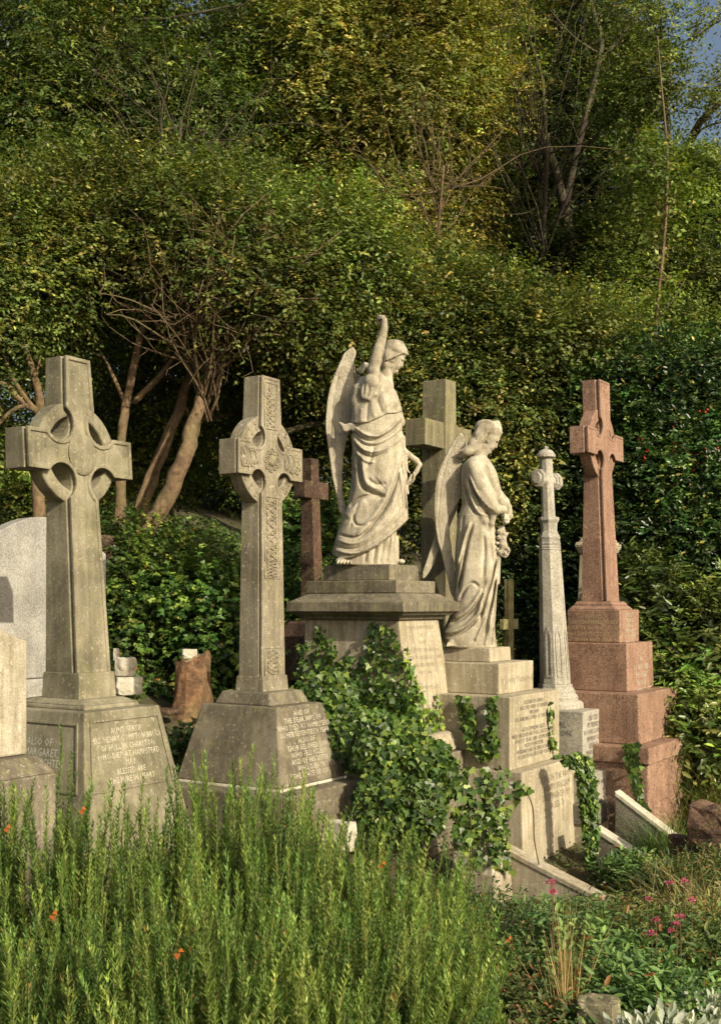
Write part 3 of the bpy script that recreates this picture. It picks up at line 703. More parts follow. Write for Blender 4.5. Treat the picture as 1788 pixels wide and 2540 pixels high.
# ------------------------------------------------ angel with the raised arm
k1=.000969; X01=760; B1=2112
s=Sculpt(k1,X01,B1,(395,1185),(-290,290),(-4,2060),5)
under=[(2112,470,975,0,165),(2060,460,968,0,168),(1900,480,962,0,165),(1700,520,960,0,160),(1500,580,985,0,150)]
rows=[(2090,408,1040,-4,200),(2040,412,1050,-6,200),(1960,425,1054,-10,200),(1900,440,1056,-14,198),(1800,470,1054,-16,192),(1700,508,1046,-18,186),(1600,545,1040,-16,176),(1500,560,1034,-12,172),(1300,578,1024,-5,168),(1150,580,1018,0,166),(1000,575,1002,0,160),(900,590,992,0,154),(800,604,984,0,150),(720,616,958,0,144),(640,640,925,0,136),(590,690,895,0,110),(555,760,880,0,70)]
fu=[]
for x,w_,a_ in ((690,12,-12),(760,9,-16),(815,14,-10),(868,9,-17),(925,11,-12)): fu+=[([(x+30,1780),(x+12,1960),(x-12,2108)],w_,a_),([(x+58,1780),(x+44,1960),(x+24,2108)],w_*1.3,-a_*.8)]
s.loft(under,s.field(fu,None),k=4,pw=2.3)
fl=[ # (points,width,amp)  amp>0 ridge, <0 groove
 ([(1005,1180),(950,1400),(860,1620),(740,1790),(630,1900)],11,-36),([(985,1200),(920,1400),(830,1610),(700,1790),(600,1870)],22,22),
 ([(1020,1250),(985,1450),(900,1650),(790,1800),(690,1890)],18,18),
 ([(632,1220),(640,1340),(665,1470),(740,1520),(840,1545)],14,-38),([(655,1230),(680,1380),(720,1460),(830,1500)],20,18),
 ([(700,1400),(780,1460),(860,1440)],16,-18),([(830,1250),(850,1380),(800,1440)],70,16),([(760,1130),(740,1230),(700,1310)],14,-12),
 ([(560,960),(650,1060),(760,1090),(900,1020),(1000,900)],10,-26),([(565,935),(660,1030),(780,1060),(900,990),(998,870)],13,20),
 ([(580,1020),(680,1120),(800,1130),(930,1060),(1000,980)],10,-24),([(580,1060),(680,1170),(800,1180),(930,1110),(1005,1030)],12,20),([(600,1120),(690,1210),(780,1225),(880,1180)],10,-24),([(600,1170),(690,1260),(770,1270)],12,16),
 ([(600,980),(690,1060),(790,1075),(900,1010)],8,-14),
 ([(560,1640),(620,1580),(720,1545),(860,1560)],14,-30),([(520,1720),(600,1640),(700,1590)],30,20),
 ([(590,1700),(610,1780),(680,1790),(760,1740)],10,-20),([(570,1900),(680,1850),(800,1750),(900,1620),(980,1420)],16,18),
 ([(470,1860),(600,1890),(720,1830),(850,1700)],12,-20),([(450,1900),(580,1940),(720,1890),(870,1770),(1000,1600)],14,16),([(430,1950),(570,1985),(710,1940),(880,1820),(1020,1680)],10,-14),
 ([(430,1985),(570,2020),(700,1985),(880,1870),(1035,1735)],12,22),
 ([(960,1250),(985,1450),(1010,1650)],10,14),([(990,1300),(1010,1500),(1030,1680)],8,-18),([(930,1560),(900,1700),(840,1800)],18,10),
 ([(600,1300),(590,1400),(580,1520)],12,-14),([(640,1580),(600,1700),(560,1820)],12,-10)]
s.loft(rows,s.field(fl,None),k=3,pw=2.2,clip=[(380,1990),(430,2030),(500,2062),(580,2050),(700,2005),(800,1950),(900,1870),(980,1795),(1046,1730),(1100,1690)])
# blouse falling over the waist
bl=[(960,560,1010,-2,172),(900,574,1004,-4,170),(800,590,990,-4,164),(720,606,965,-3,156),(640,634,930,0,144),(590,690,900,0,116),(555,760,882,0,72)]
fb_=[([(850,600),(840,720),(870,880)],22,14),([(905,620),(925,740),(900,860)],14,-12),([(930,640),(965,760),(975,840)],16,10),([(800,620),(790,760),(835,890)],12,-20),([(760,700),(745,800),(765,915)],16,16),([(715,760),(705,850),(700,940)],12,-18),([(660,820),(650,880),(655,945)],14,14),
 ([(860,610),(820,700),(760,770)],14,-14),([(880,650),(850,770),(790,840)],14,12),([(960,700),(900,800),(830,870)],11,-12),([(985,780),(930,825),(880,860)],10,-12)]
fb_=[(a_,w_*1.15,h_*.6) for a_,w_,h_ in fb_]
s.loft(bl,s.field(fb_,None),k=3,pw=2.2,clip=[(540,925),(640,948),(720,940),(800,905),(850,880),(880,868),(940,862),(1000,830)])
# raised arm, its sleeve, the shoulders
s.tube([(800,590,40,62),(770,560,-90,58),(756,520,-150,52)],k=16)
s.tube([(756,505,-150,49),(775,440,-155,50),(800,340,-150,45),(830,230,-145,36),(845,165,-142,31)],k=10)
fist(s,(838,112,-142),44,(-.08,-1,0),(-.75,-.1,-.5))
s.tube([(800,600,0,80),(770,600,-80,78),(742,610,-140,70)],k=18)          # sleeve over the upper arm
s.ell((722,690,-128),(78,92,52),10,k=18)
s.tube([(806,560,-110,16),(800,640,-150,18),(770,715,-166,15),(715,752,-164,13),(672,735,-150,13),(652,660,-128,14)],k=14)
curl(s,[(728,575,-168,8),(700,650,-178,9),(690,735,-164,7)],k=12); curl(s,[(764,585,-172,7),(742,670,-180,8),(722,752,-168,6)],k=12)
curl(s,[(690,600,-160,8),(664,680,-160,9),(668,740,-150,7)])
s.tube([(772,560,-150,40),(760,620,-150,22)],k=12)
s.tube([(640,660,-60,58),(620,760,-60,50),(630,860,-60,40)],k=24)
s.tube([(690,600,0,70),(660,680,20,70)],k=24)
s.tube([(870,640,90,60),(930,760,110,52),(980,900,120,46)],k=18)
# far arm brought forward with a hanging ribbon
s.tube([(985,1040,110,44),(1000,1130,110,30),(1060,1180,100,26),(1120,1225,90,24),(1146,1262,85,22)],k=10)
s.tube([(1146,1262,85,20),(1118,1320,85,20),(1088,1362,85,18)],k=6)
for q,(dx,L) in enumerate(((-22,70),(-8,82),(6,78),(18,60))): s.tube([(1085+dx*.4,1350,85+q*12-20,10),(1078+dx,1350+L*.6,80+q*14-22,8.5),(1062+dx,1350+L,84+q*14-22,7)],k=2)
s.tube([(1095,1330,60,9),(1100,1385,50,8),(1082,1415,56,7)],k=3)
s.tube([(1030,1150,90,14),(1040,1300,80,9),(1060,1330,70,7)],k=5); s.tube([(1000,1200,100,34),(1025,1450,90,26),(1045,1500,80,14)],k=10)
# neck, head, hair
s.tube([(865,600,0,62),(862,540,0,50),(880,470,0,46)],k=18)
p=face(s,936,384,1.10,24)
s.ell((944,316,0),(104,60,84),20,k=8); s.ell((886,368,0),(64,84,80),14,k=10); s.ell((862,430,0),(44,60,62),0,k=12)
s.tube([(1044,350,0,9),(1000,352,-72,8),(935,385,-84,8),(868,412,-74,9)],k=4)
for i in range(7):
    y_=-88+i*3; a=i*.16
    curl(s,[(1035-i*6,318-i*9,-30-i*7),(985-i*8,292-i*7,-70-i*2),(930-i*8,300-i*8,-82+i*2),(870-i*3,345-i*12,-66+i*4)] and [(1035-i*6,318-i*9,-30-i*7+10,6),(985-i*8,292-i*7,-62-i*1,7),(930-i*8,300-i*8,-74+i*3,7),(868-i*3,345-i*12,-60+i*5,6)],k=4)
s.tube([(740,455,60,30),(690,430,90,30),(650,470,95,26)],k=10)   # veil knot behind the shoulder
# feet
s.ell((500,2072,-120),(58,26,34),-6,k=10)
for i in range(5): s.tube([(470+i*26,2078,-150+i*3,12),(462+i*27,2098,-172+i*6,10)],k=3)
s.ell((985,2082,-60),(34,22,34),0,k=8)
s.tube([(560,2112,-60,30),(900,2112,-60,34)],k=12)
fig=s.mesh('figure','marble',A1,.107+.0,9.12,1.917,A1.e)
Lw=[(575,275),(520,320),(480,395),(440,480),(385,640),(362,800),(356,950),(372,1080),(392,1230),(412,1370),(442,1500),(470,1640),(492,1692)]
Rw=[(590,275),(612,310),(600,380),(592,480),(600,600),(610,760),(608,880),(560,980),(508,1200),(500,1350),(505,1520),(530,1640),(520,1692)]
wing(A1,fig,k1,X01,B1,Lw,Rw,.107,9.12,1.917,70,40,26)
Lf=[(575,400),(560,470),(560,600),(560,800),(580,1000)]; Rf=[(600,400),(625,480),(690,520),(720,700),(700,1000)]
wing(A1,fig,k1,X01,B1,Lf,Rf,.107,9.12,1.917,175,20,26)
sc_=Sculpt(k1,X01,B1,(440,620),(-160,160),(B1-1040,B1-880),5)
for i in range(5): curl(sc_,[(480+i*10,930+i*12,-20-i*6,13),(520,955+i*10,-40-i*5,14),(565,950+i*8,-60,15),(610,960+i*10,-90,12)])
sc_.mesh('sash_knot','marble',A1,.107,9.12,1.917,fig)
# ------------------------------------------------ angel with the bowed head
k2=.000936; X02=520; B2=2166
s=Sculpt(k2,X02,B2,(150,860),(-260,260),(-4,2050),5)
rows=[(2166,255,705,0,175),(2100,225,694,0,180),(2050,215,688,0,180),(1980,246,684,0,178),(1900,282,690,0,172),(1800,308,696,0,168),(1700,325,702,0,162),(1600,335,708,0,158),(1400,330,716,0,155),(1200,342,702,0,150),(1100,352,690,0,145),(1000,365,690,0,142),(900,392,705,0,140),(800,392,738,0,140),(700,388,722,0,138),(600,392,690,0,132),(530,415,650,0,112),(480,470,610,0,70)]
fl=[([(450,1070),(390,1250),(340,1450)],14,20),([(480,1080),(430,1260),(390,1480),(350,1700)],12,-24),([(570,1180),(575,1350),(560,1560)],16,-8),([(600,1150),(610,1400),(590,1620)],24,10),
 ([(690,1380),(650,1560),(590,1740),(530,1960)],12,-28),([(665,1360),(625,1540),(560,1720),(490,1960)],18,16),([(705,1500),(680,1700),(640,1900),(610,2060)],12,16),([(685,1560),(660,1720),(610,1900),(580,2060)],10,-22),
 ([(530,1640),(480,1600),(420,1640),(360,1760)],16,-16),([(570,1680),(500,1800),(400,1900),(280,1960)],14,-26),([(560,1640),(480,1770),(390,1860),(290,1920)],18,18),([(560,1780),(480,1900),(380,1990),(230,2050)],14,22),([(570,1840),(480,1950),(380,2030),(240,2080)],12,-26),
 ([(600,1880),(540,2010),(490,2110)],12,16),([(640,1950),(600,2060),(580,2150)],12,14),([(670,1980),(650,2080),(640,2150)],9,-14),
 ([(440,640),(500,800),(580,930),(660,980)],14,-22),([(450,600),(520,760),(610,880),(700,940)],20,14),([(420,700),(460,860),(530,990),(640,1020)],14,16),([(420,760),(450,900),(500,1000)],12,-18),
 ([(560,560),(620,700),(690,830)],14,-10),([(600,540),(660,680),(720,800)],16,9),([(640,620),(690,720),(730,800)],10,-9),([(520,560),(560,700),(650,850)],12,9),
 ([(400,1000),(380,1200),(345,1400)],12,-12),([(630,1250),(650,1400),(640,1560)],12,-10)]
fl=[(a_,w_*.88,h_*1.5) for a_,w_,h_ in fl]; F=s.field(fl,None); s.loft(rows,F,k=4,pw=2.15)
# sleeve and near arm, far arm, clasped hands
s.tube([(500,590,-90,78),(560,760,-128,70),(640,930,-140,66)],k=20)
s.tube([(620,900,-140,56),(680,960,-150,50),(740,960,-140,38)],k=14)
s.tube([(540,960,-120,44),(585,1060,-120,34),(608,1160,-112,12)],k=14); s.tube([(660,980,-140,36),(640,1080,-130,24),(620,1150,-118,10)],k=14)
for i in range(4): curl(s,[(450+i*28,650+i*10,-128-i*8,9),(510+i*26,810+i*6,-176-i*5,10),(610+i*18,940+i*2,-196,10),(690,975-i*10,-186,8)])
s.tube([(700,800,60,60),(770,880,20,44),(805,960,-20,34)],k=16)
s.tube([(740,900,-40,38),(790,930,-50,36),(806,1010,-60,32)],k=8)
fist(s,(770,1040,-105),42,(.45,.85,.1),(-.75,.35,-.4)); fist(s,(800,1010,-50),36,(.1,1,0),(-.8,.2,-.5))
# flowers and ribbon hanging from the hands
rr=np.random.default_rng(5)
for i in range(9): curl(s,[(520+i*10,330-i*16,-74+i*2,6),(580+i*10,262-i*10,-88+i*5,6),(650+i*8,236-i*8,-88+i*6,6),(728+i*2,268-i*4,-50+i*3,4)],k=2)
for i,(x,zy,r) in enumerate(((722,1150,28),(762,1165,26),(715,1200,24),(760,1215,28),(700,1250,18),(745,1265,22),(790,1300,26),(770,1340,26),(725,1330,22),(705,1300,16))):
    for j in range(5):
        a=j*1.257+i; s.ell((x-8+r*.5*math.cos(a),zy+r*.5*math.sin(a),-96),(r*.42,r*.42,r*.4),0,k=5)
    s.ell((x-8,zy,-110),(r*.3,r*.3,r*.3),0,k=4)
curl(s,[(790,1160,-80,10),(745,1240,-90,9),(800,1310,-80,10),(770,1370,-80,8),(720,1350,-90,7)])
s.tube([(735,1120,-70,30),(745,1250,-72,34),(738,1340,-66,24)],k=16); s.tube([(712,1360,-60,20),(708,1600,-60,14)],k=14)
# neck, head, hair
s.tube([(545,560,0,66),(545,500,0,54),(585,420,0,50)],k=20)
p=face(s,640,322,1.16,30)
s.ell((628,240,0),(126,84,94),20,k=8); s.ell((556,300,0),(72,84,86),20,k=10)
for i in range(8):
    curl(s,[(748-i*8,276-i*8,-26-i*6,7),(700-i*10,238-i*9,-72-i*2,9),(628-i*9,262-i*10,-84+i*2,9),(560-i*6,318-i*8,-72+i*3,9),(510-i*4,372-i*4,-50+i*5,9)],k=5)
for i in range(6):
    curl(s,[(600-i*12,300+i*6,-84+i*4,11),(545-i*6,350+i*9,-76+i*4,12),(490-i*4,395+i*8,-56+i*10,12),(420,412+i*8,-30+i*12,11),(366+i*8,436+i*4,-10+i*10,8)],k=6)
s.tube([(450,450,20,34),(410,470,20,26),(374,474,20,14)],k=10); s.ell((470,425,-22),(84,44,50),-24,k=18); s.ell((505,375,-10),(64,70,66),20,k=18)
s.ell((300,2120,-110),(44,30,38),-8,k=10)
for i in range(5): s.tube([(262+i*20,2128,-140+i*3,11),(250+i*22,2150,-158+i*5,9)],k=3)
s.ell((480,2135,-150),(36,20,30),0,k=8)
fig=s.mesh('figure','marble',A2,.958-.0,9.36,1.249,A2.e)
Lw=[(380,262),(340,310),(300,370),(232,500),(186,620),(160,750),(154,900),(160,1050),(180,1200),(222,1350),(272,1550),(332,1740),(408,1812)]
Rw=[(398,262),(424,310),(428,400),(400,500),(400,600),(400,750),(370,880),(318,960),(284,1020),(292,1120),(312,1300),(340,1480),(362,1640),(430,1812)]
wing(A2,fig,k2,X02,B2,Lw,Rw,.958,9.36,1.249,50,40,26,tilt=.3)
Lf=[(300,900),(240,1010),(150,1220),(80,1420),(52,1500),(50,1556)]; Rf=[(380,900),(330,1020),(240,1230),(170,1380),(110,1510),(66,1556)]
wing(A2,fig,k2,X02,B2,Lf,Rf,.958,9.36,1.249,150,20,22)
# ---------------------------------------------------------------- foliage
def unit(v): return v/np.maximum(np.linalg.norm(v,axis=-1,keepdims=True),1e-9)
TPL={'leaf':(np.array([(0,0,0),(.45,.5,.06),(1,0,-.05),(.45,-.5,.06)]),[(0,1,2,3)]),
 'oval':(np.array([(0,0,0),(.3,.42,.05),(.7,.38,.03),(1,0,-.08),(.7,-.38,.03),(.3,-.42,.05)]),[(0,1,2,3),(0,3,4,5)]),
 'needle':(np.array([(0,.5,0),(1,.12,.0),(1,-.12,0),(0,-.5,0)]),[(0,1,2,3)]),
 'ivy':(np.array([(0,0,0),(-.10,.30,.03),(.22,.58,.0),(.42,.30,.05),(1,0,-.1),(.42,-.30,.05),(.22,-.58,0),(-.10,-.30,.03),(.3,0,.0)]),[(0,8,2,1),(8,4,3,2),(8,6,5,4),(0,7,6,8)])}
def leaves(name,P,T,N,size,width,col,tpl,mat,parent=None,shade=.0):
    """P base points, T direction, N face normal, size length, width ratio, col per leaf"""
    V0,Fs=TPL[tpl]; n=len(P); k=len(V0); T=unit(T); B=unit(np.cross(N,T)); N=np.cross(T,B)
    size=np.broadcast_to(size,(n,)); width=np.broadcast_to(width,(n,))
    V=P[:,None,:]+size[:,None,None]*(V0[None,:,0:1]*T[:,None,:]+V0[None,:,1:2]*width[:,None,None]*B[:,None,:]+V0[None,:,2:3]*N[:,None,:])
    idx=[]; 
    base=(np.arange(n)*k)[:,None]
    per=np.concatenate([np.array(f) for f in Fs]); idx=(base+per[None,:]).ravel(); sizes=np.tile([len(f) for f in Fs],n)
    C=np.repeat(col,k,axis=0)
    return mesh_np(name,V.reshape(-1,3),idx,sizes,mat,parent,col=C)
def sprays(org,dirn,length,nl,rg,droop=.2,spread=.5):
    """leaf bases along short twigs. org (n,3) -> P,T,N,spray index"""
    n=len(org); d=unit(dirn); t=np.linspace(.1,1,nl)[None,:,None]
    L=np.broadcast_to(length,(n,))[:,None,None]
    P=org[:,None,:]+d[:,None,:]*t*L; P=P+np.array([0,0,-1.])*(t**2)*L*droop
    side=unit(np.cross(d,np.array([0,0,1.])+rg.normal(0,.35,(n,3)))); sg=np.where(np.arange(nl)%2==0,1,-1)[None,:,None]
    T=d[:,None,:]*(1-spread)+side[:,None,:]*sg*spread*1.6+rg.normal(0,.28,(n,nl,3)); T[...,2]-=droop
    N=np.array([0,0,1.])+rg.normal(0,.45,(n,nl,3))+d[:,None,:]*.3
    sp=np.repeat(np.arange(n),nl)
    return P.reshape(-1,3),T.reshape(-1,3),N.reshape(-1,3),sp
def palette(n,cols,w,rg): 
    c=np.array(cols)[rg.choice(len(cols),n,p=np.array(w)/sum(w))]; return c
def crown(name,parent,clusters,n_sp,nl,lsize,width,cols,w,tpl='leaf',mat='leaf',rg=None,droop=.2,splen=.35,yellow=.02,jit=.35,inner=.35,front=None,clump=.30,per=60,up_=.3):
    """clusters: (x,y,z,rx,ry,rz,weight)"""
    C=np.array([c[:6] for c in clusters],float); wt=np.array([c[6] if len(c)>6 else c[3]*c[5] for c in clusters],float)
    nc=max(8,int(n_sp/per)); cc_=rg.choice(len(C),nc,p=wt/wt.sum()); dc=unit(rg.normal(0,1,(nc,3)))
    if front is not None: # few leaves on the unseen rear
        flip=(dc[:,1]>.25)&(rg.random(nc)<front); dc[flip,1]*=-1
    rc=inner+(1-inner)*rg.random(nc)**.6; ctr=C[cc_,:3]+dc*C[cc_,3:6]*(rc*(1+.12*rg.normal(0,1,nc)))[:,None]
    srad=clump*rg.uniform(.6,1.5,nc); sz_=srad**2; si=rg.choice(nc,n_sp,p=sz_/sz_.sum()); ci=cc_[si]
    d=unit(rg.normal(0,1,(n_sp,3))); org=ctr[si]+d*(srad[si]*rg.random(n_sp)**.4)[:,None]*np.array([1.1,1.0,.75])
    tone=np.exp(rg.normal(0,.30,(nc,1)))*(1+.28*np.sin(C[cc_,0]*2.7+1)*np.sin(C[cc_,2]*2.1))[:,None]*(1+rg.normal(0,.08,(nc,3)))
    d=unit(d+dc[si]*.7)
    P,T,N,sp=sprays(org,d+rg.normal(0,.45,(n_sp,3))+np.array([0,0,up_]),splen*rg.uniform(.6,1.3,n_sp),nl,rg,droop)
    N=N+d[sp]*.55
    cc=palette(n_sp,cols,w,rg)*np.exp(rg.normal(0,.12,(n_sp,1)))*tone[si]; ch=(np.sin(C[ci,0]*3.1+C[ci,2]*2.3)*.5+.5)[:,None]; cc=cc*(1-.25*ch)+cc*np.array([1.25,1.05,.7])*.25*ch
    col=cc[sp]*np.exp(rg.normal(0,jit*.5,(len(P),1))); yl=rg.random(len(P))<yellow; col[yl]=np.array([.34,.29,.06])*rg.uniform(.7,1.3,(yl.sum(),1))
    s=lsize*rg.uniform(.65,1.3,len(P))
    return leaves(name,P,T,N,s,width,col,tpl,M[mat],parent), org, d
def limb(mb,a,b,r0,r1,rg,wob=.12,n=7,sag=0):
    a=np.array(a,float);b=np.array(b,float); L=np.linalg.norm(b-a); pts=[];rad=[]
    off=rg.normal(0,wob*L,(2,3))
    for i in range(n+1):
        t=i/n; p=a+(b-a)*t+off[0]*math.sin(math.pi*t)*.5+off[1]*math.sin(2*math.pi*t)*.3+np.array([0,0,sag*math.sin(math.pi*t)]); pts.append(p); rad.append(r0+(r1-r0)*t**.8)
    mb.tube(pts,rad,6); return pts
def twigs(mb,org,d,rg,n,L,r=.004):
    ii=rg.choice(len(org),min(n,len(org)),replace=False)
    for i in ii:
        a=org[i]-d[i]*L*.8; b=org[i]+d[i]*L*.4+rg.normal(0,L*.2,3); mid=(a+b)/2+rg.normal(0,L*.12,3); mb.tube([a,mid,b],[r*1.6,r,r*.5],3)
def pix(px,py,Y): return ((px-894)/2800*Y,Y,EYE+(1500-py)/2800*Y)
def pc(px,py,Y,rpx,rpy,ry=None,w=None):
    x,y,z=pix(px,py,Y); a=rpx/2800*Y; b=rpy/2800*Y; return (x,y,z,a,ry or (a+b)/2*.8,b,w or rpx*rpy)
def tree(name,label,base,clusters,n_sp,nl,ls,wd,cols,w,stems,seed,bk='bark_dark',group=None,ntw=250,limbs=True,cat='tree',lr=.05,thin=.72,**kw):
    rg=np.random.default_rng(seed); bx,by=base; bz=ground(bx,by)-.1; e=empty(name,(bx,by,bz),0,label,cat,group)
    O=np.array([bx,by,bz]); cl=[(c[0]-bx,c[1]-by,c[2]-bz)+tuple(c[3:]) for c in clusters]
    lf,org,d=crown('crown' if cat!='bush' else 'foliage',e,cl,n_sp,nl,ls,wd,cols,w,rg=rg,**kw)
    mb=MB(); tips=[]
    for st in stems: # list of (x,y,z,r)
        P=smooth_line([np.array(q[:3])-O for q in st],4); rr=thin*np.interp(np.linspace(0,1,len(P)),np.linspace(0,1,len(st)),[q[3] for q in st])
        P=[np.array(p)+rg.normal(0,float(r)*.12,3) for p,r in zip(P,rr)]
        mb.tube(P,[float(r)*rg.uniform(.93,1.07) for r in rr],9); tips+= [(p,r) for p,r in list(zip(P,rr))[len(P)//3:]]
    mb.build('trunk',M[bk],e,smooth=True)
    mb=MB()
    if limbs:
        for c in cl:
            cc=np.array(c[:3]); j=min(range(len(tips)),key=lambda i:np.linalg.norm(tips[i][0]-cc)+rg.random()*.6); p,r=tips[j]
            pts=limb(mb,p,cc,min(r*.6,lr),.012,rg)
            for k in range(3):
                q=pts[rg.integers(2,7)]; limb(mb,q,cc+rg.normal(0,.6,3)*np.array(c[3:6]),.016,.005,rg,n=4)
    twigs(mb,org,d,rg,ntw,kw.get('splen',.35)*1.4)
    mb.build('branches',M['twig' if bk!='bark_dark' else bk],e,smooth=False,fix=False)
    return e
G_D=(.038,.064,.015);G_M=(.086,.124,.026);G_L=(.142,.180,.042);G_Y=(.215,.215,.052);G_YY=(.29,.26,.062);G_O=(.145,.135,.042);G_B=(.07,.045,.015)
# --- near thicket behind the crosses (small leaves, visible tan stems)
tree('thicket_tree','leaning multi-stemmed tree with tan trunks behind the two celtic crosses',(pix(300,1450,12)[0],12),
 [pc(120,640,12,200,150),pc(330,560,12.4,200,150),pc(540,620,12,200,160),pc(700,740,11.8,180,130),pc(200,760,13.2,190,80),pc(430,760,13.2,180,90),pc(640,860,12.9,140,110),pc(60,800,12.6,120,110),pc(680,700,11.6,110,60),pc(250,640,11.8,90,50),pc(470,540,11.8,80,60),pc(150,520,12.6,90,70),pc(640,500,12.8,80,70),pc(820,640,12.2,160,130),pc(790,850,12.2,120,100),pc(420,950,14.0,200,110,.5),pc(330,1120,14.4,200,110,.4),pc(620,1050,13.6,150,130,.4)],
 25000,9,.050,.58,[G_D,G_M,G_L,G_Y],[2,4,3,1.0],
 [[(*pix(300,1480,11.6),.15),(*pix(330,1370,11.6),.125),(*pix(395,1270,11.5),.115),(*pix(450,1150,11.5),.11),(*pix(480,1060,11.6),.095),(*pix(505,960,11.7),.06),(*pix(560,830,11.8),.035),(*pix(600,740,11.8),.02)],
  [(*pix(285,1470,11.9),.13),(*pix(290,1350,11.9),.10),(*pix(300,1230,11.9),.075),(*pix(302,1080,11.9),.062),(*pix(318,980,12),.055),(*pix(345,850,12),.05),(*pix(378,740,12),.045),(*pix(388,690,12),.025)],
  [(*pix(310,1440,12.2),.11),(*pix(350,1270,12.2),.09),(*pix(400,1130,12.3),.08),(*pix(450,1000,12.4),.07),(*pix(480,900,12.5),.05),(*pix(510,780,12.5),.03)],
  [(*pix(335,1280,12),.05),(*pix(370,1180,12),.045),(*pix(410,1100,12),.035),(*pix(440,1020,12.1),.02)],
  [(*pix(310,1000,12),.03),(*pix(280,930,12),.025),(*pix(255,880,12.1),.015)],
  [(*pix(330,1000,12.1),.045),(*pix(400,930,12.1),.04),(*pix(440,870,12.1),.02)]],
 3,bk='bark_tan',thin=.80,ntw=2200,splen=.42,up_=.45,front=.6,yellow=.012)
tree('thicket_tree','many-stemmed shrub tree with bare reddish twigs at the far left edge',(pix(90,1400,11.5)[0],11.5),
 [pc(40,700,11.6,140,120),pc(-60,820,11.5,120,150),pc(10,580,12,150,110),pc(150,760,12.4,110,90),pc(-40,1150,12.4,120,120,.3),pc(110,1200,13.5,90,120,.3)],
 8000,9,.050,.58,[G_D,G_M,G_L,G_Y],[2,4,3,.9],
 [[(*pix(100,1450,11.5),.10),(*pix(95,1200,11.5),.085),(*pix(100,1020,11.5),.07),(*pix(85,930,11.4),.05),(*pix(50,830,11.4),.04),(*pix(30,760,11.4),.03)],
  [(*pix(98,1020,11.5),.055),(*pix(60,1000,11.4),.05),(*pix(20,960,11.3),.045),(*pix(-30,930,11.3),.04)],
  [(*pix(96,1030,11.5),.05),(*pix(40,950,11.3),.03),(*pix(10,880,11.3),.025),(*pix(-5,840,11.3),.015)],
  [(*pix(100,1010,11.5),.03),(*pix(92,940,11.4),.022),(*pix(102,880,11.4),.012)],
  [(*pix(70,1000,11.4),.03),(*pix(30,1020,11.4),.03),(*pix(-10,1060,11.4),.02)]],
 4,bk='bark_tan',ntw=300,splen=.38,up_=.4,front=.6,yellow=.012)
tree('spreading_bush_tree','bushy small-leaved tree with yellowing leaves behind the two angels',(pix(1060,1450,13)[0],13),
 [pc(900,820,13,170,130),pc(1040,780,13,170,120),pc(1200,820,13,150,110),pc(1320,860,12.8,150,80),pc(1450,860,12.6,130,70),pc(960,960,12.8,150,130),pc(1120,950,13,150,120),pc(1260,980,12.8,140,120),pc(1400,960,13,110,100),pc(1180,1110,13,130,120),pc(1320,1130,13,120,120),pc(900,1120,13.4,130,120),pc(1060,1150,13.6,120,120),pc(1000,700,13.4,180,90),pc(1180,1260,13.4,130,90,.4),pc(780,1000,13.5,120,130,.5),pc(930,1280,13.6,120,90,.4),pc(1320,1280,13.4,110,110,.4)],
 25000,9,.050,.58,[G_D,G_M,G_L,G_Y,G_YY],[1.8,3.8,3.2,1.5,.2],
 [[(*pix(1060,1480,13.2),.14),(*pix(1070,1200,13.2),.11),(*pix(1040,1000,13.2),.08),(*pix(1010,820,13.2),.04)],
  [(*pix(1090,1480,13.3),.12),(*pix(1170,1200,13.2),.08),(*pix(1260,1000,13.1),.06),(*pix(1380,880,12.9),.03)],
  [(*pix(620,1110,12.4),.03),(*pix(700,1075,12.4),.045),(*pix(800,1050,12.6),.05),(*pix(960,1080,13.1),.06)]],
 5,ntw=1500,splen=.40,up_=.4,front=.6,yellow=.03)
HOL=[(0.017,0.042,0.011),(0.031,0.070,0.017),(0.063,0.119,0.025),(0.126,0.182,0.035)]
hl=tree('holly_tree','dark glossy holly tree dotted with red berries behind the red granite cross',(pix(1640,1700,12.6)[0],12.6),
 [pc(1480,1000,12.8,110,120),pc(1620,960,12.6,130,120),pc(1760,980,12.4,120,130),pc(1560,1140,12.6,130,130),pc(1700,1160,12.3,130,130),pc(1640,1320,12.4,140,130),pc(1790,1330,12.2,120,130),pc(1500,1300,12.9,100,130),pc(1440,1150,13,80,110),pc(1560,1450,12.7,120,110),pc(1700,1480,12.4,120,110),pc(1430,1420,13,90,120),pc(1360,1500,13.2,90,130),pc(1420,1640,12.8,110,110),pc(1300,1400,13.4,80,110)],
 21000,8,.052,.55,HOL,[3,4,3,.8],
 [[(*pix(1640,1750,12.8),.13),(*pix(1630,1400,12.8),.10),(*pix(1640,1150,12.8),.07),(*pix(1650,950,12.8),.03)]],6,mat='glossy',tpl='oval',ntw=150,splen=.26,droop=.1,front=.6,yellow=.012,group=None)
rg=np.random.default_rng(9); bc=[]
for i in range(15):
    c=np.array(pix(rg.choice([1650,1700,1740,1770,1600,1690,1500]) +rg.normal(0,26),rg.choice([1085,1110,1100,1180,1310,1150,1060])+rg.normal(0,25),12.0-rg.random()*.3)); 
    for j in range(3): bc.append(c+rg.normal(0,.022,3))
bm=MB()
O_=np.array(hl.location)
for c in bc:
    c=c-O_; bm.lathe(c[0],c[1],[(.002,c[2]-.012),(.011,c[2]-.006),(.012,c[2]+.004),(.003,c[2]+.011)],5)
M['berry']=plain_mat('red_berry',(.55,.03,.015),.3,.5); bm.build('berries',M['berry'],hl,smooth=True,fix=False)
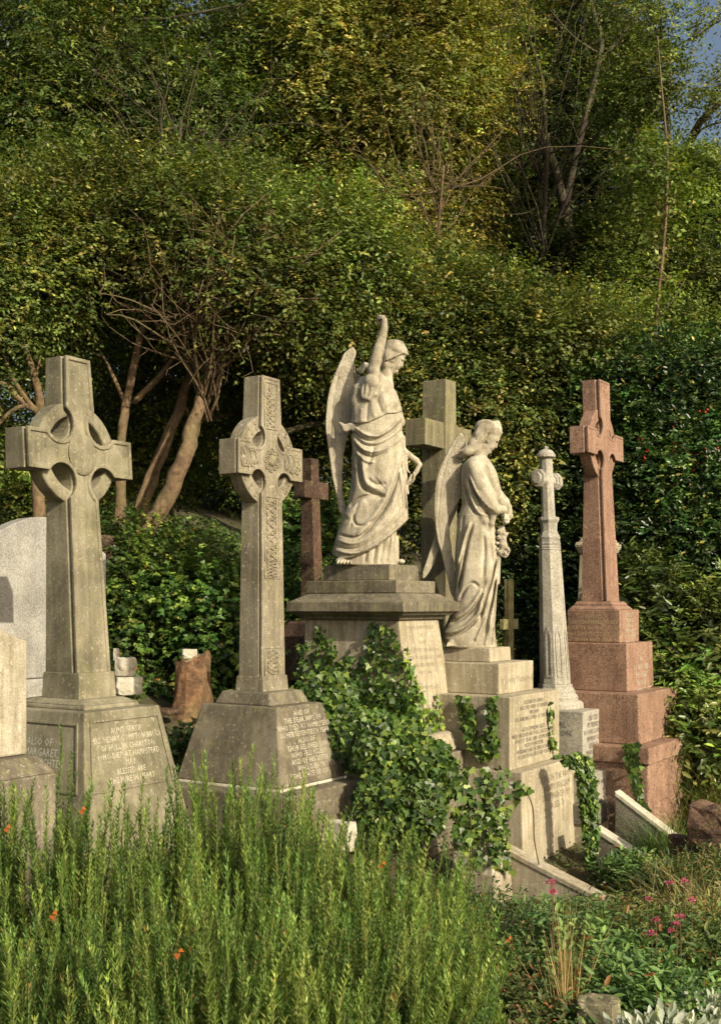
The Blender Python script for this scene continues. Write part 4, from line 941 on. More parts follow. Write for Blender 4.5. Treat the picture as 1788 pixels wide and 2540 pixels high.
tree('laurel_bush','broad-leaved light green bush on the right behind the granite pedestal','' or (pix(1600,1600,11.6)[0],11.6),
 [pc(1600,1480,11.6,70,70),pc(1660,1640,11.3,110,100),pc(1760,1680,11,110,110),pc(1740,1820,10.6,110,110),pc(1660,1780,11,80,90),pc(1560,1560,11.8,80,80),pc(1800,1560,11.2,90,90)],
 4200,8,.085,.42,[G_D,G_M,G_L,(.12,.20,.03)],[2,4,3,1.4],[[(*pix(1650,1950,11.4),.05),(*pix(1650,1650,11.4),.03)]],7,mat='glossy',tpl='oval',ntw=60,splen=.26,front=.5,cat='bush',yellow=.01)
rg=np.random.default_rng(88); e=empty('bare_branches',(pix(300,1480,11.85)[0],11.85,ground(pix(300,1480,11.85)[0],11.85)-.1),0,'tangle of bare reddish branches rising between the two celtic crosses','dead tree'); O_=np.array(e.location); mb=MB()
mb.tube([tuple(np.array(q)-O_) for q in smooth_line([pix(300,1480,11.85),pix(395,1280,11.8),pix(455,1150,11.8),pix(492,1040,11.75),pix(512,900,11.7),pix(545,700,11.7)],4)],[.05]*12+[.035]*9,6)
for i in range(70):
    a=np.array(pix(505+rg.normal(0,12),rg.uniform(760,1050),11.7))-O_; b=np.array(pix(505+rg.normal(0,150),rg.uniform(500,860),10.9+rg.random()*.8))-O_
    pts=limb(mb,a,b,.016,.005,rg,.10,6)
    for j in range(4): q=np.array(pts[rg.integers(2,7)]); limb(mb,q,q+rg.normal(0,.28,3)+np.array([0,-.05,.18]),.006,.002,rg,.12,4)
mb.build('trunk',M['twig'],e,smooth=True)
def spray_of_branches(label,x0,y0,Yb,n,sx,y1,y2,Yf,seed,r=.02,bk='bark_dark'):
    rg=np.random.default_rng(seed); p0=pix(x0,1450,Yb); e=empty('bare_branches',(p0[0],Yb,ground(p0[0],Yb)-.1),0,label,'dead tree'); O_=np.array(e.location); mb=MB()
    mb.tube([tuple(np.array(q)-O_) for q in smooth_line([(p0[0],Yb,O_[2]),pix(x0-20,y0+220,Yb),pix(x0,y0,Yb-.3),pix(x0+20,(y1+y0)/2,Yf)],4)],[r*2.4]*7+[r*1.6]*6,6)
    for i in range(n):
        a=np.array(pix(x0+rg.normal(0,10),rg.uniform((y0+y1)/2,y0),Yb-.3))-O_; b=np.array(pix(x0+rg.normal(0,sx),rg.uniform(y1,y2),Yf+rg.random()*.6))-O_
        pts=limb(mb,a,b,r,r*.25,rg,.09,7)
        for j in range(5): q=np.array(pts[rg.integers(2,8)]); limb(mb,q,q+rg.normal(0,Yb*.022,3)+np.array([0,-.05,Yb*.018]),r*.35,r*.12,rg,.12,4)
    mb.build('trunk',M[bk],e,smooth=True)
spray_of_branches('thin dark branches fanning out through the dark tree at the top right',1340,700,18.6,26,170,-40,420,17.6,91,.022)
spray_of_branches('fine dark twigs crossing the crown of the tree at the upper left',430,560,16.6,20,220,20,330,15.9,92,.016)
spray_of_branches('fine brown twigs in the yellow-green tree above the bowed angel',1080,640,16.4,18,150,180,480,15.8,93,.014,'twig')
# --- tall trees further up the slope
tree('tall_tree','tall tree with drooping grey-green leaflets at the upper left',(pix(150,1300,18)[0],18.5),
 [pc(x,y,Y_,rx,ry) for x,y,Y_,rx,ry in((80,80,17,190,150),(300,40,18,190,130),(520,90,18.5,180,140),(90,300,17,190,140),(300,260,17.5,180,150),(500,320,18,180,140),(-40,420,17,170,140),(180,470,18,190,120),(400,470,18.5,190,120),(640,250,19,150,170),(60,560,18,200,120),(640,480,19,160,130),(250,-90,18,260,80),(560,600,19,170,110),(300,620,19,200,110))],
 27000,9,.085,.36,[(.035,.065,.014),(.06,.10,.022),(.105,.145,.035),(.16,.18,.04)],[2,4,3,1],
 [[(*pix(170,1300,18.6),.26),(*pix(200,900,18.6),.22),(*pix(230,500,18.4),.18),(*pix(240,200,18),.13),(*pix(300,-60,18),.08)],
  [(*pix(235,130,17.6),.12),(*pix(265,60,17.4),.10),(*pix(285,-20,17.4),.08)],[(*pix(228,150,17.4),.06),(*pix(320,58,17.2),.045),(*pix(420,45,17.2),.03),(*pix(600,10,17.2),.02)]],
 13,ntw=600,splen=.5,droop=.45,clump=.52,front=.6,yellow=.008,lr=.07)
tree('tall_tree','tall tree with yellow-green sunlit leaves at the top centre',(pix(900,1200,18)[0],18.8),
 [pc(x,y,Y_,rx,ry) for x,y,Y_,rx,ry in((780,80,18,170,150),(950,60,18,170,130),(1110,60,18,120,120),(820,280,18.2,160,150),(990,260,18,170,140),(1150,240,18.4,110,120),(760,450,18.6,150,120),(930,480,18.4,160,120),(1090,470,18.6,120,130),(850,640,19,180,100),(1050,640,19,160,100),(690,620,19,130,100),(1190,-20,18.4,100,100))],
 25000,9,.074,.45,[G_M,G_L,G_Y,G_YY],[2.0,3.4,3.6,1.0],
 [[(*pix(930,1200,18.9),.24),(*pix(940,700,18.9),.18),(*pix(960,300,18.8),.12),(*pix(980,0,18.8),.06)],
  [(*pix(820,330,17.6),.03),(*pix(880,200,17.4),.04),(*pix(960,90,17.3),.05),(*pix(1040,60,17.3),.06)]],14,ntw=900,splen=.42,clump=.50,front=.6,yellow=.03,lr=.07)
tree('tall_tree','tall dark tree with bare black forking limbs right of the top centre',(pix(1400,1200,19)[0],20),
 [pc(x,y,Y_,rx,ry) for x,y,Y_,rx,ry in((1260,60,21.5,110,120),(1380,40,21.5,110,110),(1240,330,21,110,140),(1370,290,21,120,140),(1500,240,20.6,110,120),(1270,540,20.6,120,120),(1410,500,20.4,130,120),(1300,700,20,140,100),(1440,700,19.6,130,110),(1230,880,20,110,100),(1550,420,20.2,110,130),(1560,640,19.4,120,120),(1500,60,21,90,110))],
 21000,9,.078,.45,[G_D,(.035,.06,.012),G_M,G_O],[3,4,2.5,1.2],
 [[(*pix(1420,1200,19.4),.26),(*pix(1425,800,19.2),.22),(*pix(1400,520,19),.19),(*pix(1330,300,18.9),.15),(*pix(1280,170,18.8),.12),(*pix(1210,60,18.8),.07)],
  [(*pix(1400,520,19),.15),(*pix(1440,330,19),.12),(*pix(1490,120,19),.10),(*pix(1470,30,19),.09),(*pix(1450,-60,19),.08)],
  [(*pix(1350,340,18.9),.09),(*pix(1345,200,18.8),.07),(*pix(1310,80,18.8),.05),(*pix(1330,-30,18.8),.04)],
  [(*pix(1490,150,19),.07),(*pix(1540,90,19),.06),(*pix(1600,10,19),.04)],
  [(*pix(1300,220,18.9),.05),(*pix(1240,240,18.8),.03),(*pix(1200,160,18.7),.02)],
  [(*pix(1480,130,19),.05),(*pix(1420,90,18.8),.04),(*pix(1360,20,18.7),.025)],
  [(*pix(1410,600,19),.07),(*pix(1340,720,18.6),.05),(*pix(1260,800,18.4),.03)]],15,ntw=1300,splen=.42,clump=.50,front=.5,yellow=.02,lr=.06,thin=.46)
tree('tall_tree','thin-crowned tree with sky showing through at the upper right edge',(pix(1700,1200,17)[0],17.5),
 [pc(x,y,Y_,rx,ry,w=w_) for x,y,Y_,rx,ry,w_ in((1620,60,17,80,90,2200),(1770,60,17,60,60,1500),(1590,220,17,60,90,3000),(1640,380,17,50,50,1400),(1750,470,16.6,90,60,5200),(1640,480,17,100,100,9000),(1740,590,16.6,110,100,9500),(1620,660,16.6,110,110,9500),(1760,760,16,110,110,9500),(1640,840,15.6,130,100,9500),(1520,800,16.4,100,100,8000),(1780,220,17,40,60,900))],
 11500,8,.066,.5,[G_D,G_M,G_L,(.12,.17,.03)],[2,4,3,1],
 [[(*pix(1690,1250,17.6),.18),(*pix(1700,800,17.6),.15),(*pix(1690,500,17.4),.11),(*pix(1720,330,17.3),.08),(*pix(1790,250,17.2),.05)],
  [(*pix(1700,520,17.3),.06),(*pix(1650,300,17.2),.05),(*pix(1660,100,17.2),.03)],[(*pix(1700,380,17.2),.03),(*pix(1740,320,17.2),.025),(*pix(1800,300,17.2),.02)]],16,ntw=700,splen=.34,clump=.36,front=.5,yellow=.02)
sap=tree('sapling','slender pale-stemmed sapling rising in front of the dark trees on the right',(pix(1625,1400,14.5)[0],14.5),
 [pc(1650,520,14.5,50,60),pc(1620,420,14.5,40,60),pc(1660,700,14.5,50,50)],420,7,.07,.6,[G_M,G_L],[1,1],
 [[(*pix(1620,1500,14.5),.045),(*pix(1625,1000,14.5),.035),(*pix(1628,780,14.4),.03),(*pix(1645,600,14.4),.026),(*pix(1655,400,14.4),.022),(*pix(1640,220,14.4),.016),(*pix(1630,90,14.4),.01)],
  [(*pix(1630,790,14.4),.015),(*pix(1670,740,14.3),.010),(*pix(1700,690,14.3),.006)]],17,bk='bark_tan',ntw=30,limbs=False)
# --- the far wood as one mass
rg=np.random.default_rng(21); cl=[]
for i in range(110):
    px_=rg.uniform(-400,1400); Yf=rg.uniform(24,29); py_=rg.uniform(-150 if px_<1250 else 500,1250); cl.append(pc(px_,py_,Yf,220,190,1.2))
for i in range(26):
    px_=rg.uniform(1250,2150); Yf=rg.uniform(23,28); py_=rg.uniform(560,1500); cl.append(pc(px_,py_,Yf,190,150,1.2))
wd,_,_=crown('far_wood',None,cl,50000,8,.14,.55,[(.02,.035,.008),(.03,.05,.01),(.05,.075,.015)],[3,3,2],rg=rg,splen=.6,front=.8,inner=.1,clump=.9,per=40)
tag(wd,'mass of dark woodland filling the slope behind the nearer trees','woodland',kind='stuff')
# --- low cover on the slope: ivy and dry stalks
def on_ground(n,f,rg):
    """rejection sample of ground points in picture-like region f() -> x,y arrays"""
    x,y=f(n); z=np.interp(hs(x,y),HS,HZ); return np.stack([x,y,z],-1)
def ground_leaves(name,label,cat,f,n,hmax,size,width,cols,w,tpl,mat,seed,kind='stuff',yellow=.02,up=.8):
    rg=np.random.default_rng(seed); P=on_ground(n,lambda k:f(k,rg),rg); P=P[~((P[:,0]<-2.0)&(P[:,1]<9.75))]; P=P[~((np.abs(P[:,0]+1.52)<.42)&(P[:,1]>8.9)&(P[:,1]<10.25))]; n=len(P); hgt=hmax*(.45+.55*np.sin(P[:,0]*2.3+P[:,1]*1.1)*np.cos(P[:,1]*1.9-P[:,0]*1.3)); P[:,2]+=rg.random(n)**.6*np.maximum(hgt,.06)
    T=rg.normal(0,1,(n,3)); T[:,2]*=.5; N=np.array([.25,-.45,up])+rg.normal(0,.45,(n,3))
    col=palette(n,cols,w,rg)*np.exp(rg.normal(0,.25,(n,1))); yl=rg.random(n)<yellow; col[yl]=(.35,.13,.03)
    o=leaves(name,P,T,N,size*rg.uniform(.6,1.3,n),width,col,tpl,M[mat]); tag(o,label,cat,kind=kind); return o
IV=[(.026,.056,.013),(.050,.102,.019),(.098,.165,.029),(.175,.24,.042)]
ground_leaves('ground_ivy','ivy carpeting the slope between the crosses and the trees','ivy',lambda n,r:(lambda Y_,u:(((u-894)/2800)*Y_,Y_))(8.6+11*r.random(n)**1.5,r.uniform(-250,1100,n)),120000,.55,.046,1.0,IV,[3,4,2.5,.8],'ivy','ivy',31)
ground_leaves('slope_undergrowth','mixed undergrowth on the slope behind the right-hand monuments','undergrowth',lambda n,r:(lambda Y_,u:(((u-894)/2800)*Y_,Y_))(10.2+9*r.random(n)**1.4,r.uniform(1050,2100,n)),34000,.5,.075,.5,[G_D,G_M,G_L,G_O],[2,4,2,1],'oval','leaf',32)
# bramble-like ivy mounds behind the crosses
tree('ivy_mound','mound of ivy and bare stems between the two celtic crosses','' or (pix(400,1600,11.2)[0],11.2),
 [pc(340,1480,11.2,90,90),pc(430,1500,11.4,100,100),pc(530,1500,11,80,80),pc(310,1600,11,60,60),pc(560,1600,10.8,60,70),pc(400,1410,11.6,70,60),pc(250,1400,11.5,40,90)],7000,7,.045,1.0,IV,[3,4,3,1.0],
 [[(*pix(380,1640,11.3),.02),(*pix(400,1500,11.3),.01)]],33,bk='bark_tan',tpl='ivy',mat='ivy',ntw=420,splen=.22,cat='bush',limbs=False,front=.7,yellow=.015)
tree('ivy_mound','mound of ivy beside the carved cross and the corniced pedestal','' or (pix(740,1500,10.8)[0],10.8),
 [pc(740,1500,10.9,60,60),pc(760,1420,11,50,60),pc(720,1600,10.8,50,80),pc(800,1330,11.6,60,60)],2000,7,.045,1.0,IV,[2,4,3,1.5],
 [[(*pix(740,1640,11),.02),(*pix(740,1500,11),.01)]],34,bk='bark_tan',tpl='ivy',mat='ivy',ntw=40,splen=.22,cat='bush',limbs=False,front=.7,yellow=.02)
# ---------------------------------------------------------------- ivy on the monuments
def frame_of(mon):
    a=R(mon.e.rotation_euler.z*0+YAW); c,s_=math.cos(a),math.sin(a); L=np.array(mon.e.location); L[2]=0
    return lambda p:np.stack([p[:,0]*c-p[:,1]*s_+L[0],p[:,0]*s_+p[:,1]*c+L[1],p[:,2]],-1),(lambda v:np.stack([v[:,0]*c-v[:,1]*s_,v[:,0]*s_+v[:,1]*c,v[:,2]],-1))
def ivy_on(name,label,patches,seed,size=.043,cat='ivy',cols=IV,w=(2.2,4,3.2,1.4),stems=()):
    """patches in world space: (pts(n,3), normal (3,), n_leaves, thickness, brightness)"""
    rg=np.random.default_rng(seed); PP=[];TT=[];NN=[];CC=[]
    for pts,nr,th,bright in patches:
        n=len(pts); nr=np.array(nr,float)
        PP.append(pts+nr*(rg.random((n,1))**.7*th+.012)); NN.append(nr*1.0+rg.normal(0,.38,(n,3))+np.array([0,0,.35])); t=rg.normal(0,.45,(n,3)); t[:,2]-=.9; TT.append(t)
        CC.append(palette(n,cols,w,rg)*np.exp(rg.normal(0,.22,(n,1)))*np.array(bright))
    P=np.concatenate(PP); c0=P.mean(0); c0[2]=P[:,2].min()
    e=empty(name,tuple(c0),0,label,cat)
    leaves('foliage',P-c0,np.concatenate(TT),np.concatenate(NN),size*rg.uniform(.6,1.35,len(P)),1.0,np.concatenate(CC),'ivy',M['ivy'],e)
    mb=MB()
    for st in stems: st=smooth_line([np.array(p)-c0+rg.normal(0,.015,3) for p in st],5); mb.tube([tuple(p) for p in st],[.005]*len(st),4)
    if stems: mb.build('stems',M['twig'],e)
    return e
def strip(a,b,w0,w1,n,U,rg,jag=.25):
    """random points round the polyline a.. with widths"""
    t=rg.random(n); p=a+(b-a)*t[:,None]; w_=w0+(w1-w0)*t; return p+np.array(U)*((rg.random(n)-.5)*w_*2*(1+jag*np.sin(t*23)))[:,None]
def face_pts(poly,to3d,n,rg):
    """poly in 2-D pixel units -> random inside"""
    P=np.array(poly,float); lo,hi=P.min(0),P.max(0); out=[]
    while len(out)<n:
        q=lo+(hi-lo)*rg.random((n*2,2)); ins=np.zeros(len(q),bool); j=len(P)-1
        for i in range(len(P)):
            c=((P[i,1]>q[:,1])!=(P[j,1]>q[:,1]))&(q[:,0]<(P[j,0]-P[i,0])*(q[:,1]-P[i,1])/(P[j,1]-P[i,1]+1e-9)+P[i,0]); ins^=c; j=i
        out+=list(q[ins])
    return to3d(np.array(out[:n]))
Xp=np.array([math.cos(R(YAW)),math.sin(R(YAW)),0]); Yp=np.array([-math.sin(R(YAW)),math.cos(R(YAW)),0])
def plane_map(point,normal):
    point=np.array(point,float); normal=np.array(normal,float)
    def f(q):
        d=np.stack([(q[:,0]-894)/2800,np.ones(len(q)),(1500-q[:,1])/2800],-1); o=np.array([0,0,EYE]); t=((point-o)@normal)/(d@normal); return o+d*t[:,None]
    return f
rg=np.random.default_rng(41)
a1c=np.array([.107,9.171,0])
nl_=-Yp; pl=a1c+(-Yp)*.335+np.array([0,0,1.0]); nlt=unit(-Yp+np.array([0,0,.06]))   # left face of the corniced pedestal
fl_=plane_map(pl,nlt); pr_=a1c+Xp*.50+np.array([0,0,1.0]); nrt=unit(Xp+np.array([0,0,.12])); fr_=plane_map(pr_,nrt)
pat=[(face_pts([(745,1600),(770,1590),(800,1545),(830,1590),(850,1640),(880,1600),(905,1660),(925,1540),(985,1560),(1000,1600),(1010,1700),(1040,1780),(1050,1860),(1000,1960),(860,1960),(780,1800),(740,1720)],fl_,1700,rg),nlt,.06,(1,1,1)),
 (face_pts([(745,1690),(1040,1700),(1060,1860),(1120,1940),(1000,2000),(850,1960),(780,1800)],fl_,1900,rg),nlt,.15,(1,1,1)),
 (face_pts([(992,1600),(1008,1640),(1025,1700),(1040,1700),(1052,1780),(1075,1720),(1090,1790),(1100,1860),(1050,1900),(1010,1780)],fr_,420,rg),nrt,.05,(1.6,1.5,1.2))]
# the bulging mass in front of the lower pedestal
def blob(px,py,Y_,rx,ry,rd,n,rg):
    c=np.array(pix(px,py,Y_)); d=unit(rg.normal(0,1,(n,3))); d[:,1]=-np.abs(d[:,1]); return c+d*np.array([rx/2800*Y_,rd,ry/2800*Y_])*(.8+.25*rg.random((n,1)))
for (px_,py_,Y_,rx,ry,rd,n,br) in ((900,1830,8.3,90,80,.25,520,1.0),(980,1870,8.05,100,90,.3,680,1.0),(1060,1890,7.95,65,60,.22,330,1.0),(960,1990,7.9,85,85,.26,600,.8),(1050,2000,7.85,60,80,.22,380,.8),(1110,1930,7.9,40,50,.15,150,.9),(820,1740,8.6,70,80,.12,330,1.0)):
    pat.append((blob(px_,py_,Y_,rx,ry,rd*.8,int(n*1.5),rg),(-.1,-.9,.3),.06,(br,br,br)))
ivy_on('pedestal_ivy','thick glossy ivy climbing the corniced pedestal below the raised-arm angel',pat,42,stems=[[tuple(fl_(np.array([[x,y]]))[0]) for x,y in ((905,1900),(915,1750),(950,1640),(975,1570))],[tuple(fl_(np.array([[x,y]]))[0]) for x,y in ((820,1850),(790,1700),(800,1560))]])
# two strands on the left side of the bowed angel block
fb=plane_map(np.array([.958,9.386,0])-Yp*.475+Xp*.1,-Yp)
pat=[(face_pts([(1140,1720),(1165,1725),(1185,1770),(1180,1850),(1215,1800),(1215,1730),(1235,1725),(1240,1800),(1238,1870),(1200,1885),(1165,1850),(1150,1790)],fb,420,rg),-Yp,.06,(1,1,1))]
ivy_on('ivy_strands','pair of dark ivy strands hanging on the shaded side of the inscribed block',pat,43)
fr2=plane_map(np.array([.958,9.386,0])+Xp*.54,Xp)
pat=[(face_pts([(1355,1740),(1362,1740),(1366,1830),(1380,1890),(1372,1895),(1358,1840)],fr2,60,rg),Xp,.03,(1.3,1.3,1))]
ivy_on('thin_ivy_strand','single thin ivy strand down the right edge of the inscribed face',pat,44,size=.045)
f3=plane_map(np.array([.958,9.386,0])+Xp*.70,unit(Xp-.6*Yp*0))
pat=[(face_pts([(1385,1880),(1420,1862),(1455,1875),(1470,1930),(1474,2020),(1476,2090),(1462,2150),(1448,2150),(1440,2050),(1430,1960),(1424,1900),(1390,1895)],plane_map(np.array([1.72,8.75,0]),unit(np.array([-.1,-1,0.]))),900,rg),(.2,-.97,0),.07,(1,1,1))]
ivy_on('ivy_column','narrow column of small-leaved ivy between the bowed angel blocks and the column steps',pat,45,size=.042)
pat=[(face_pts([(1555,1840),(1580,1845),(1592,1900),(1600,1980),(1612,2010),(1600,2040),(1585,1990),(1570,1920)],plane_map(np.array([2.193,10.319,0])-Yp*.68,-Yp),150,rg),-Yp,.09,(1,1,1))]
ivy_on('hanging_ivy_strand','ivy strand hanging over the shaded corner of the red granite slab',pat,46,size=.06)
fk=plane_map(np.array(pix(1180,2000,7.9)),unit(np.array([.1,-1,0.])))
pat=[(face_pts([(1150,1900),(1235,1900),(1270,1925),(1315,1955),(1280,1975),(1250,2030),(1245,2090),(1220,2140),(1195,2040),(1150,2120),(1120,2060),(1130,1960)],fk,300,rg),(.1,-.95,.1),.12,(1,1,1)),
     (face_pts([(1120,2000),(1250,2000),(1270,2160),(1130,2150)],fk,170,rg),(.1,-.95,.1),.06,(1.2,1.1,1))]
ivy_on('trailing_ivy','loose trailing ivy draped over the broken pillar',pat,47,size=.046,stems=[[tuple(fk(np.array([[x,y]]))[0]+np.array([0,-.05,0])) for x,y in q] for q in (((1210,1930),(1215,2020),(1200,2120)),((1290,1950),(1330,2000),(1320,2080),(1330,2140)),((1170,1950),(1160,2060),(1170,2150)))])
fp=plane_map(np.array([-1.883,7.437,0])+Xp*.56,unit(Xp+np.array([0,0,.3])))
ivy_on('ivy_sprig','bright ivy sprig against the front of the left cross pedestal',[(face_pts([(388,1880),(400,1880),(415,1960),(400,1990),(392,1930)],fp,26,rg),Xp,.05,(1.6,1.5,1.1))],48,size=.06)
# ---------------------------------------------------------------- rosemary in the foreground
M['green_stem']=plain_mat('green_stem',(.13,.14,.05))
RO=[(.070,.138,.030),(.122,.205,.040),(.180,.265,.052),(.25,.31,.07)]
def rosemary(label,cx,cy,rx,ry,h,n,seed,lean=.12,topz=None,grp='rosemary bushes in the foreground'):
    rg=np.random.default_rng(seed); bz=ground(cx,cy); e=empty('rosemary_bush',(cx,cy,bz),0,label,'bush',grp)
    a=rg.random(n)*2*math.pi; r=np.sqrt(rg.random(n)); bx=r*np.cos(a)*rx; by=r*np.sin(a)*ry
    gz=np.interp(hs(bx+cx,by+cy),HS,HZ)-bz
    hh=h*(1-.42*r**2.6)*rg.uniform(.58,1.06,n)*(1+.08*np.sin(bx*11+seed)*np.cos(by*9)); spike=rg.random(n)<.06; hh[spike]*=rg.uniform(1.03,1.16,spike.sum())
    # visible tops only: each stem keeps its upper part leafy
    ln=np.stack([bx/rx*.16+rg.normal(0,.075,n)+.02,by/ry*.10+rg.normal(0,.075,n)],-1)
    Ls=np.minimum(hh*.8,rg.uniform(.42,.75,n)); m=34
    t=np.linspace(0,1,m)[None,:]
    zt=hh; z=zt[:,None]-Ls[:,None]*(1-t)
    fr=z/np.maximum(h,.1)
    px_=bx[:,None]+ln[:,0:1]*fr**1.5+.012*np.sin(z*9+a[:,None]*5); py_=by[:,None]+ln[:,1:2]*fr**1.5
    P=np.stack([px_,py_,gz[:,None]+z],-1)
    # whorls of narrow leaves
    K=6; Pw=np.repeat(P.reshape(-1,3),K,0); nn=len(Pw); ang=rg.random(nn)*2*math.pi; tt=np.repeat(np.broadcast_to(t,(n,m)).reshape(-1),K)
    up=.75+.75*tt; T=np.stack([np.cos(ang),np.sin(ang),up+rg.normal(0,.2,nn)],-1); N=np.stack([-np.cos(ang)*.8,-np.sin(ang)*.8,np.ones(nn)],-1)+rg.normal(0,.3,(nn,3))
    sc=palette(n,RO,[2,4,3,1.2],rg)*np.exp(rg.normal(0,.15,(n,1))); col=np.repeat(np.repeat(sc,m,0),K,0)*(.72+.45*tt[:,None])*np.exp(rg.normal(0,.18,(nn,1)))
    dead=rg.random(nn)<.012; col[dead]=(.28,.13,.04)
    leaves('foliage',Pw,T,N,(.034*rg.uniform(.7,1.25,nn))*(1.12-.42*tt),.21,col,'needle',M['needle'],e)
    # stems as thin square rods
    V=[];off=np.array([(.0022,0,0),(-.0011,.0019,0),(-.0011,-.0019,0)])
    S=P[:,::6,:][:, :, None,:]+off; ns=S.shape[1]; V=S.reshape(-1,3); q=[]
    b0=(np.arange(n)*ns*3)[:,None]
    for i in range(ns-1):
        for j in range(3):
            j2=(j+1)%3; q.append(b0+np.array([[i*3+j,i*3+j2,(i+1)*3+j2,(i+1)*3+j]]))
    q=np.concatenate(q,0); mesh_np('stems',V,q,np.full(len(q),4),M['green_stem'],e)
    return e
def ro(label,px_,Y_,top,rx,ry,n,seed):
    x=(px_-894)/2800*Y_; zt=EYE+(1500-top)/2800*Y_; return rosemary(label,x,Y_,rx,ry,zt-ground(x,Y_),n,seed)
ro('tall rosemary bush at the left edge, in front of the worn headstone',60,4.7,1960,.42,.40,420,51)
ro('rosemary bush below the lettered panel of the left cross',300,4.5,2030,.38,.38,400,52)
ro('tallest rosemary bush, its spikes crossing the carved cross pedestal',590,4.9,1900,.46,.42,560,53)
ro('rosemary bush in front of the carved cross base step',800,4.7,2010,.36,.36,400,54)
ro('rosemary bush at the right end of the row with one pointed top',1055,4.9,2060,.20,.25,190,55)
ro('lower rosemary bush filling the bottom left corner',120,3.7,2230,.45,.35,420,56)
ro('lower rosemary bush at the bottom edge left of centre',520,3.6,2190,.42,.35,420,57)
ro('lower rosemary bush at the bottom edge near the centre',880,3.8,2230,.40,.35,430,58)
ro('low rosemary bush where the row meets the red-stemmed shrub',1060,4.3,2230,.22,.28,220,59)
# ---------------------------------------------------------------- small plants at the lower right
def shrub(name,label,px_,Y_,top,rx,ry,n,seed,cols,w,size,width,tpl='oval',mat='leaf',cat='shrub',group=None,up=.6,nl=6,splen=.14,droop=.1,extra=None,yellow=.02):
    rg=np.random.default_rng(seed); x=(px_-894)/2800*Y_; bz=ground(x,Y_); h=max(.15,EYE+(1500-top)/2800*Y_-bz-splen*.7); e=empty(name,(x,Y_,bz),0,label,cat,group)
    d=unit(rg.normal(0,1,(n,3))); d[:,2]=np.abs(d[:,2]); r=(.35+.65*rg.random(n)**.5)*(1+.16*np.sin(d[:,0]*8+d[:,1]*5+seed))
    org=d*np.array([rx,ry,h*.74])*r[:,None]; P,T,N,sp=sprays(org,d+np.array([0,0,up])+rg.normal(0,.3,(n,3)),splen*rg.uniform(.6,1.3,n),nl,rg,droop)
    col=(palette(n,cols,w,rg)*np.exp(rg.normal(0,.2,(n,1))))[sp]*np.exp(rg.normal(0,.18,(len(P),1))); yl=rg.random(len(P))<yellow; col[yl]=(.26,.12,.04)
    leaves('foliage',P,T,N+np.array([.2,-.4,.2]),size*rg.uniform(.6,1.3,len(P)),width,col,tpl,M[mat],e)
    mb=MB()
    for i in range(min(n,40)):
        b=org[i]; mb.tube([(b[0]*.2,b[1]*.2,-.02),(b[0]*.6,b[1]*.6,b[2]*.55),tuple(b)],[.006,.004,.002],3)
    mb.build('stems',M['twig'],e,fix=False)
    return e,h
RD=[(0.078,0.065,0.026),(0.143,0.091,0.039),(0.065,0.098,0.026),(0.182,0.065,0.033)]
shrub('cotoneaster_shrub','small-leaved brownish shrub with red-tinged twigs right of the rosemary',1230,5.2,2215,.42,.42,1300,61,[(.03,.05,.014),(.06,.085,.02),(.10,.07,.03),(.12,.14,.04)],[3,4,.9,1.6],.026,.55,yellow=.02)
shrub('cotoneaster_shrub','russet low shrub with dead leaves at the bottom edge, left of the mossy stone',1260,4.5,2380,.40,.36,1200,62,RD+[(.13,.13,.04),(.08,.12,.03)],[1.2,1.0,3,.3,3,5],.026,.5,yellow=.03)
shrub('arching_shrub','dark arching shrub with red leaves between the rosemary and the ivy',940,6.3,2060,.50,.35,900,63,[(.03,.05,.014),(.06,.08,.02),(.12,.035,.02)],[4,3,.8],.03,.5,yellow=.03)
shrub('cotoneaster_shrub','dark-leaved low shrub in front of the sandy kerb',1180,6.3,2140,.48,.35,1000,64,[(.03,.055,.016),(.05,.09,.02),(.10,.12,.04)],[3,4,1],.032,.5,yellow=.02)
VAL=[(.055,.115,.033),(.10,.185,.05),(.17,.265,.075)]
v1,_=shrub('valerian_plant','leafy green valerian clump in the middle of the right-hand bed',1400,5.3,2200,.42,.36,900,65,VAL,[2,4,2],.048,.40,mat='leaf',nl=7,splen=.16)
v2,_=shrub('valerian_plant','leafy green clump with long leaves above the silver-leaved plant',1560,4.8,2330,.40,.35,850,66,VAL,[2,4,2],.052,.38,mat='leaf',nl=7,splen=.16)
v3,_=shrub('valerian_plant','pale leafy valerian clump with pink flower heads at the right edge',1720,5.6,2260,.42,.40,800,67,[(.05,.09,.025),(.09,.14,.035),(.16,.18,.05)],[2,4,2],.05,.34,nl=7,splen=.18)
shrub('valerian_plant','feathery yellow-green clump just left of the dry grass at the right edge',1640,6.1,2225,.45,.35,700,68,[(.08,.11,.03),(.14,.16,.045),(.20,.17,.06)],[2,3,1.5],.05,.22,nl=8,splen=.22,droop=.05)
shrub('valerian_plant','low green clump at the foot of the pale granite kerbs',1500,6.6,2230,.45,.30,650,69,VAL,[2,4,2],.05,.36,nl=7,splen=.16)
shrub('valerian_plant','dark leafy clump between the sloping kerbs',1560,8.4,2120,.22,.18,260,70,VAL,[2,4,2],.06,.4,nl=6,splen=.14)
shrub('ragged_bush','ragged green growth at the right edge below the red rock',1800,7.6,2130,.40,.40,650,71,[(.05,.09,.025),(.10,.14,.035),(.18,.16,.06)],[2,3,2],.045,.3,nl=7,splen=.2)
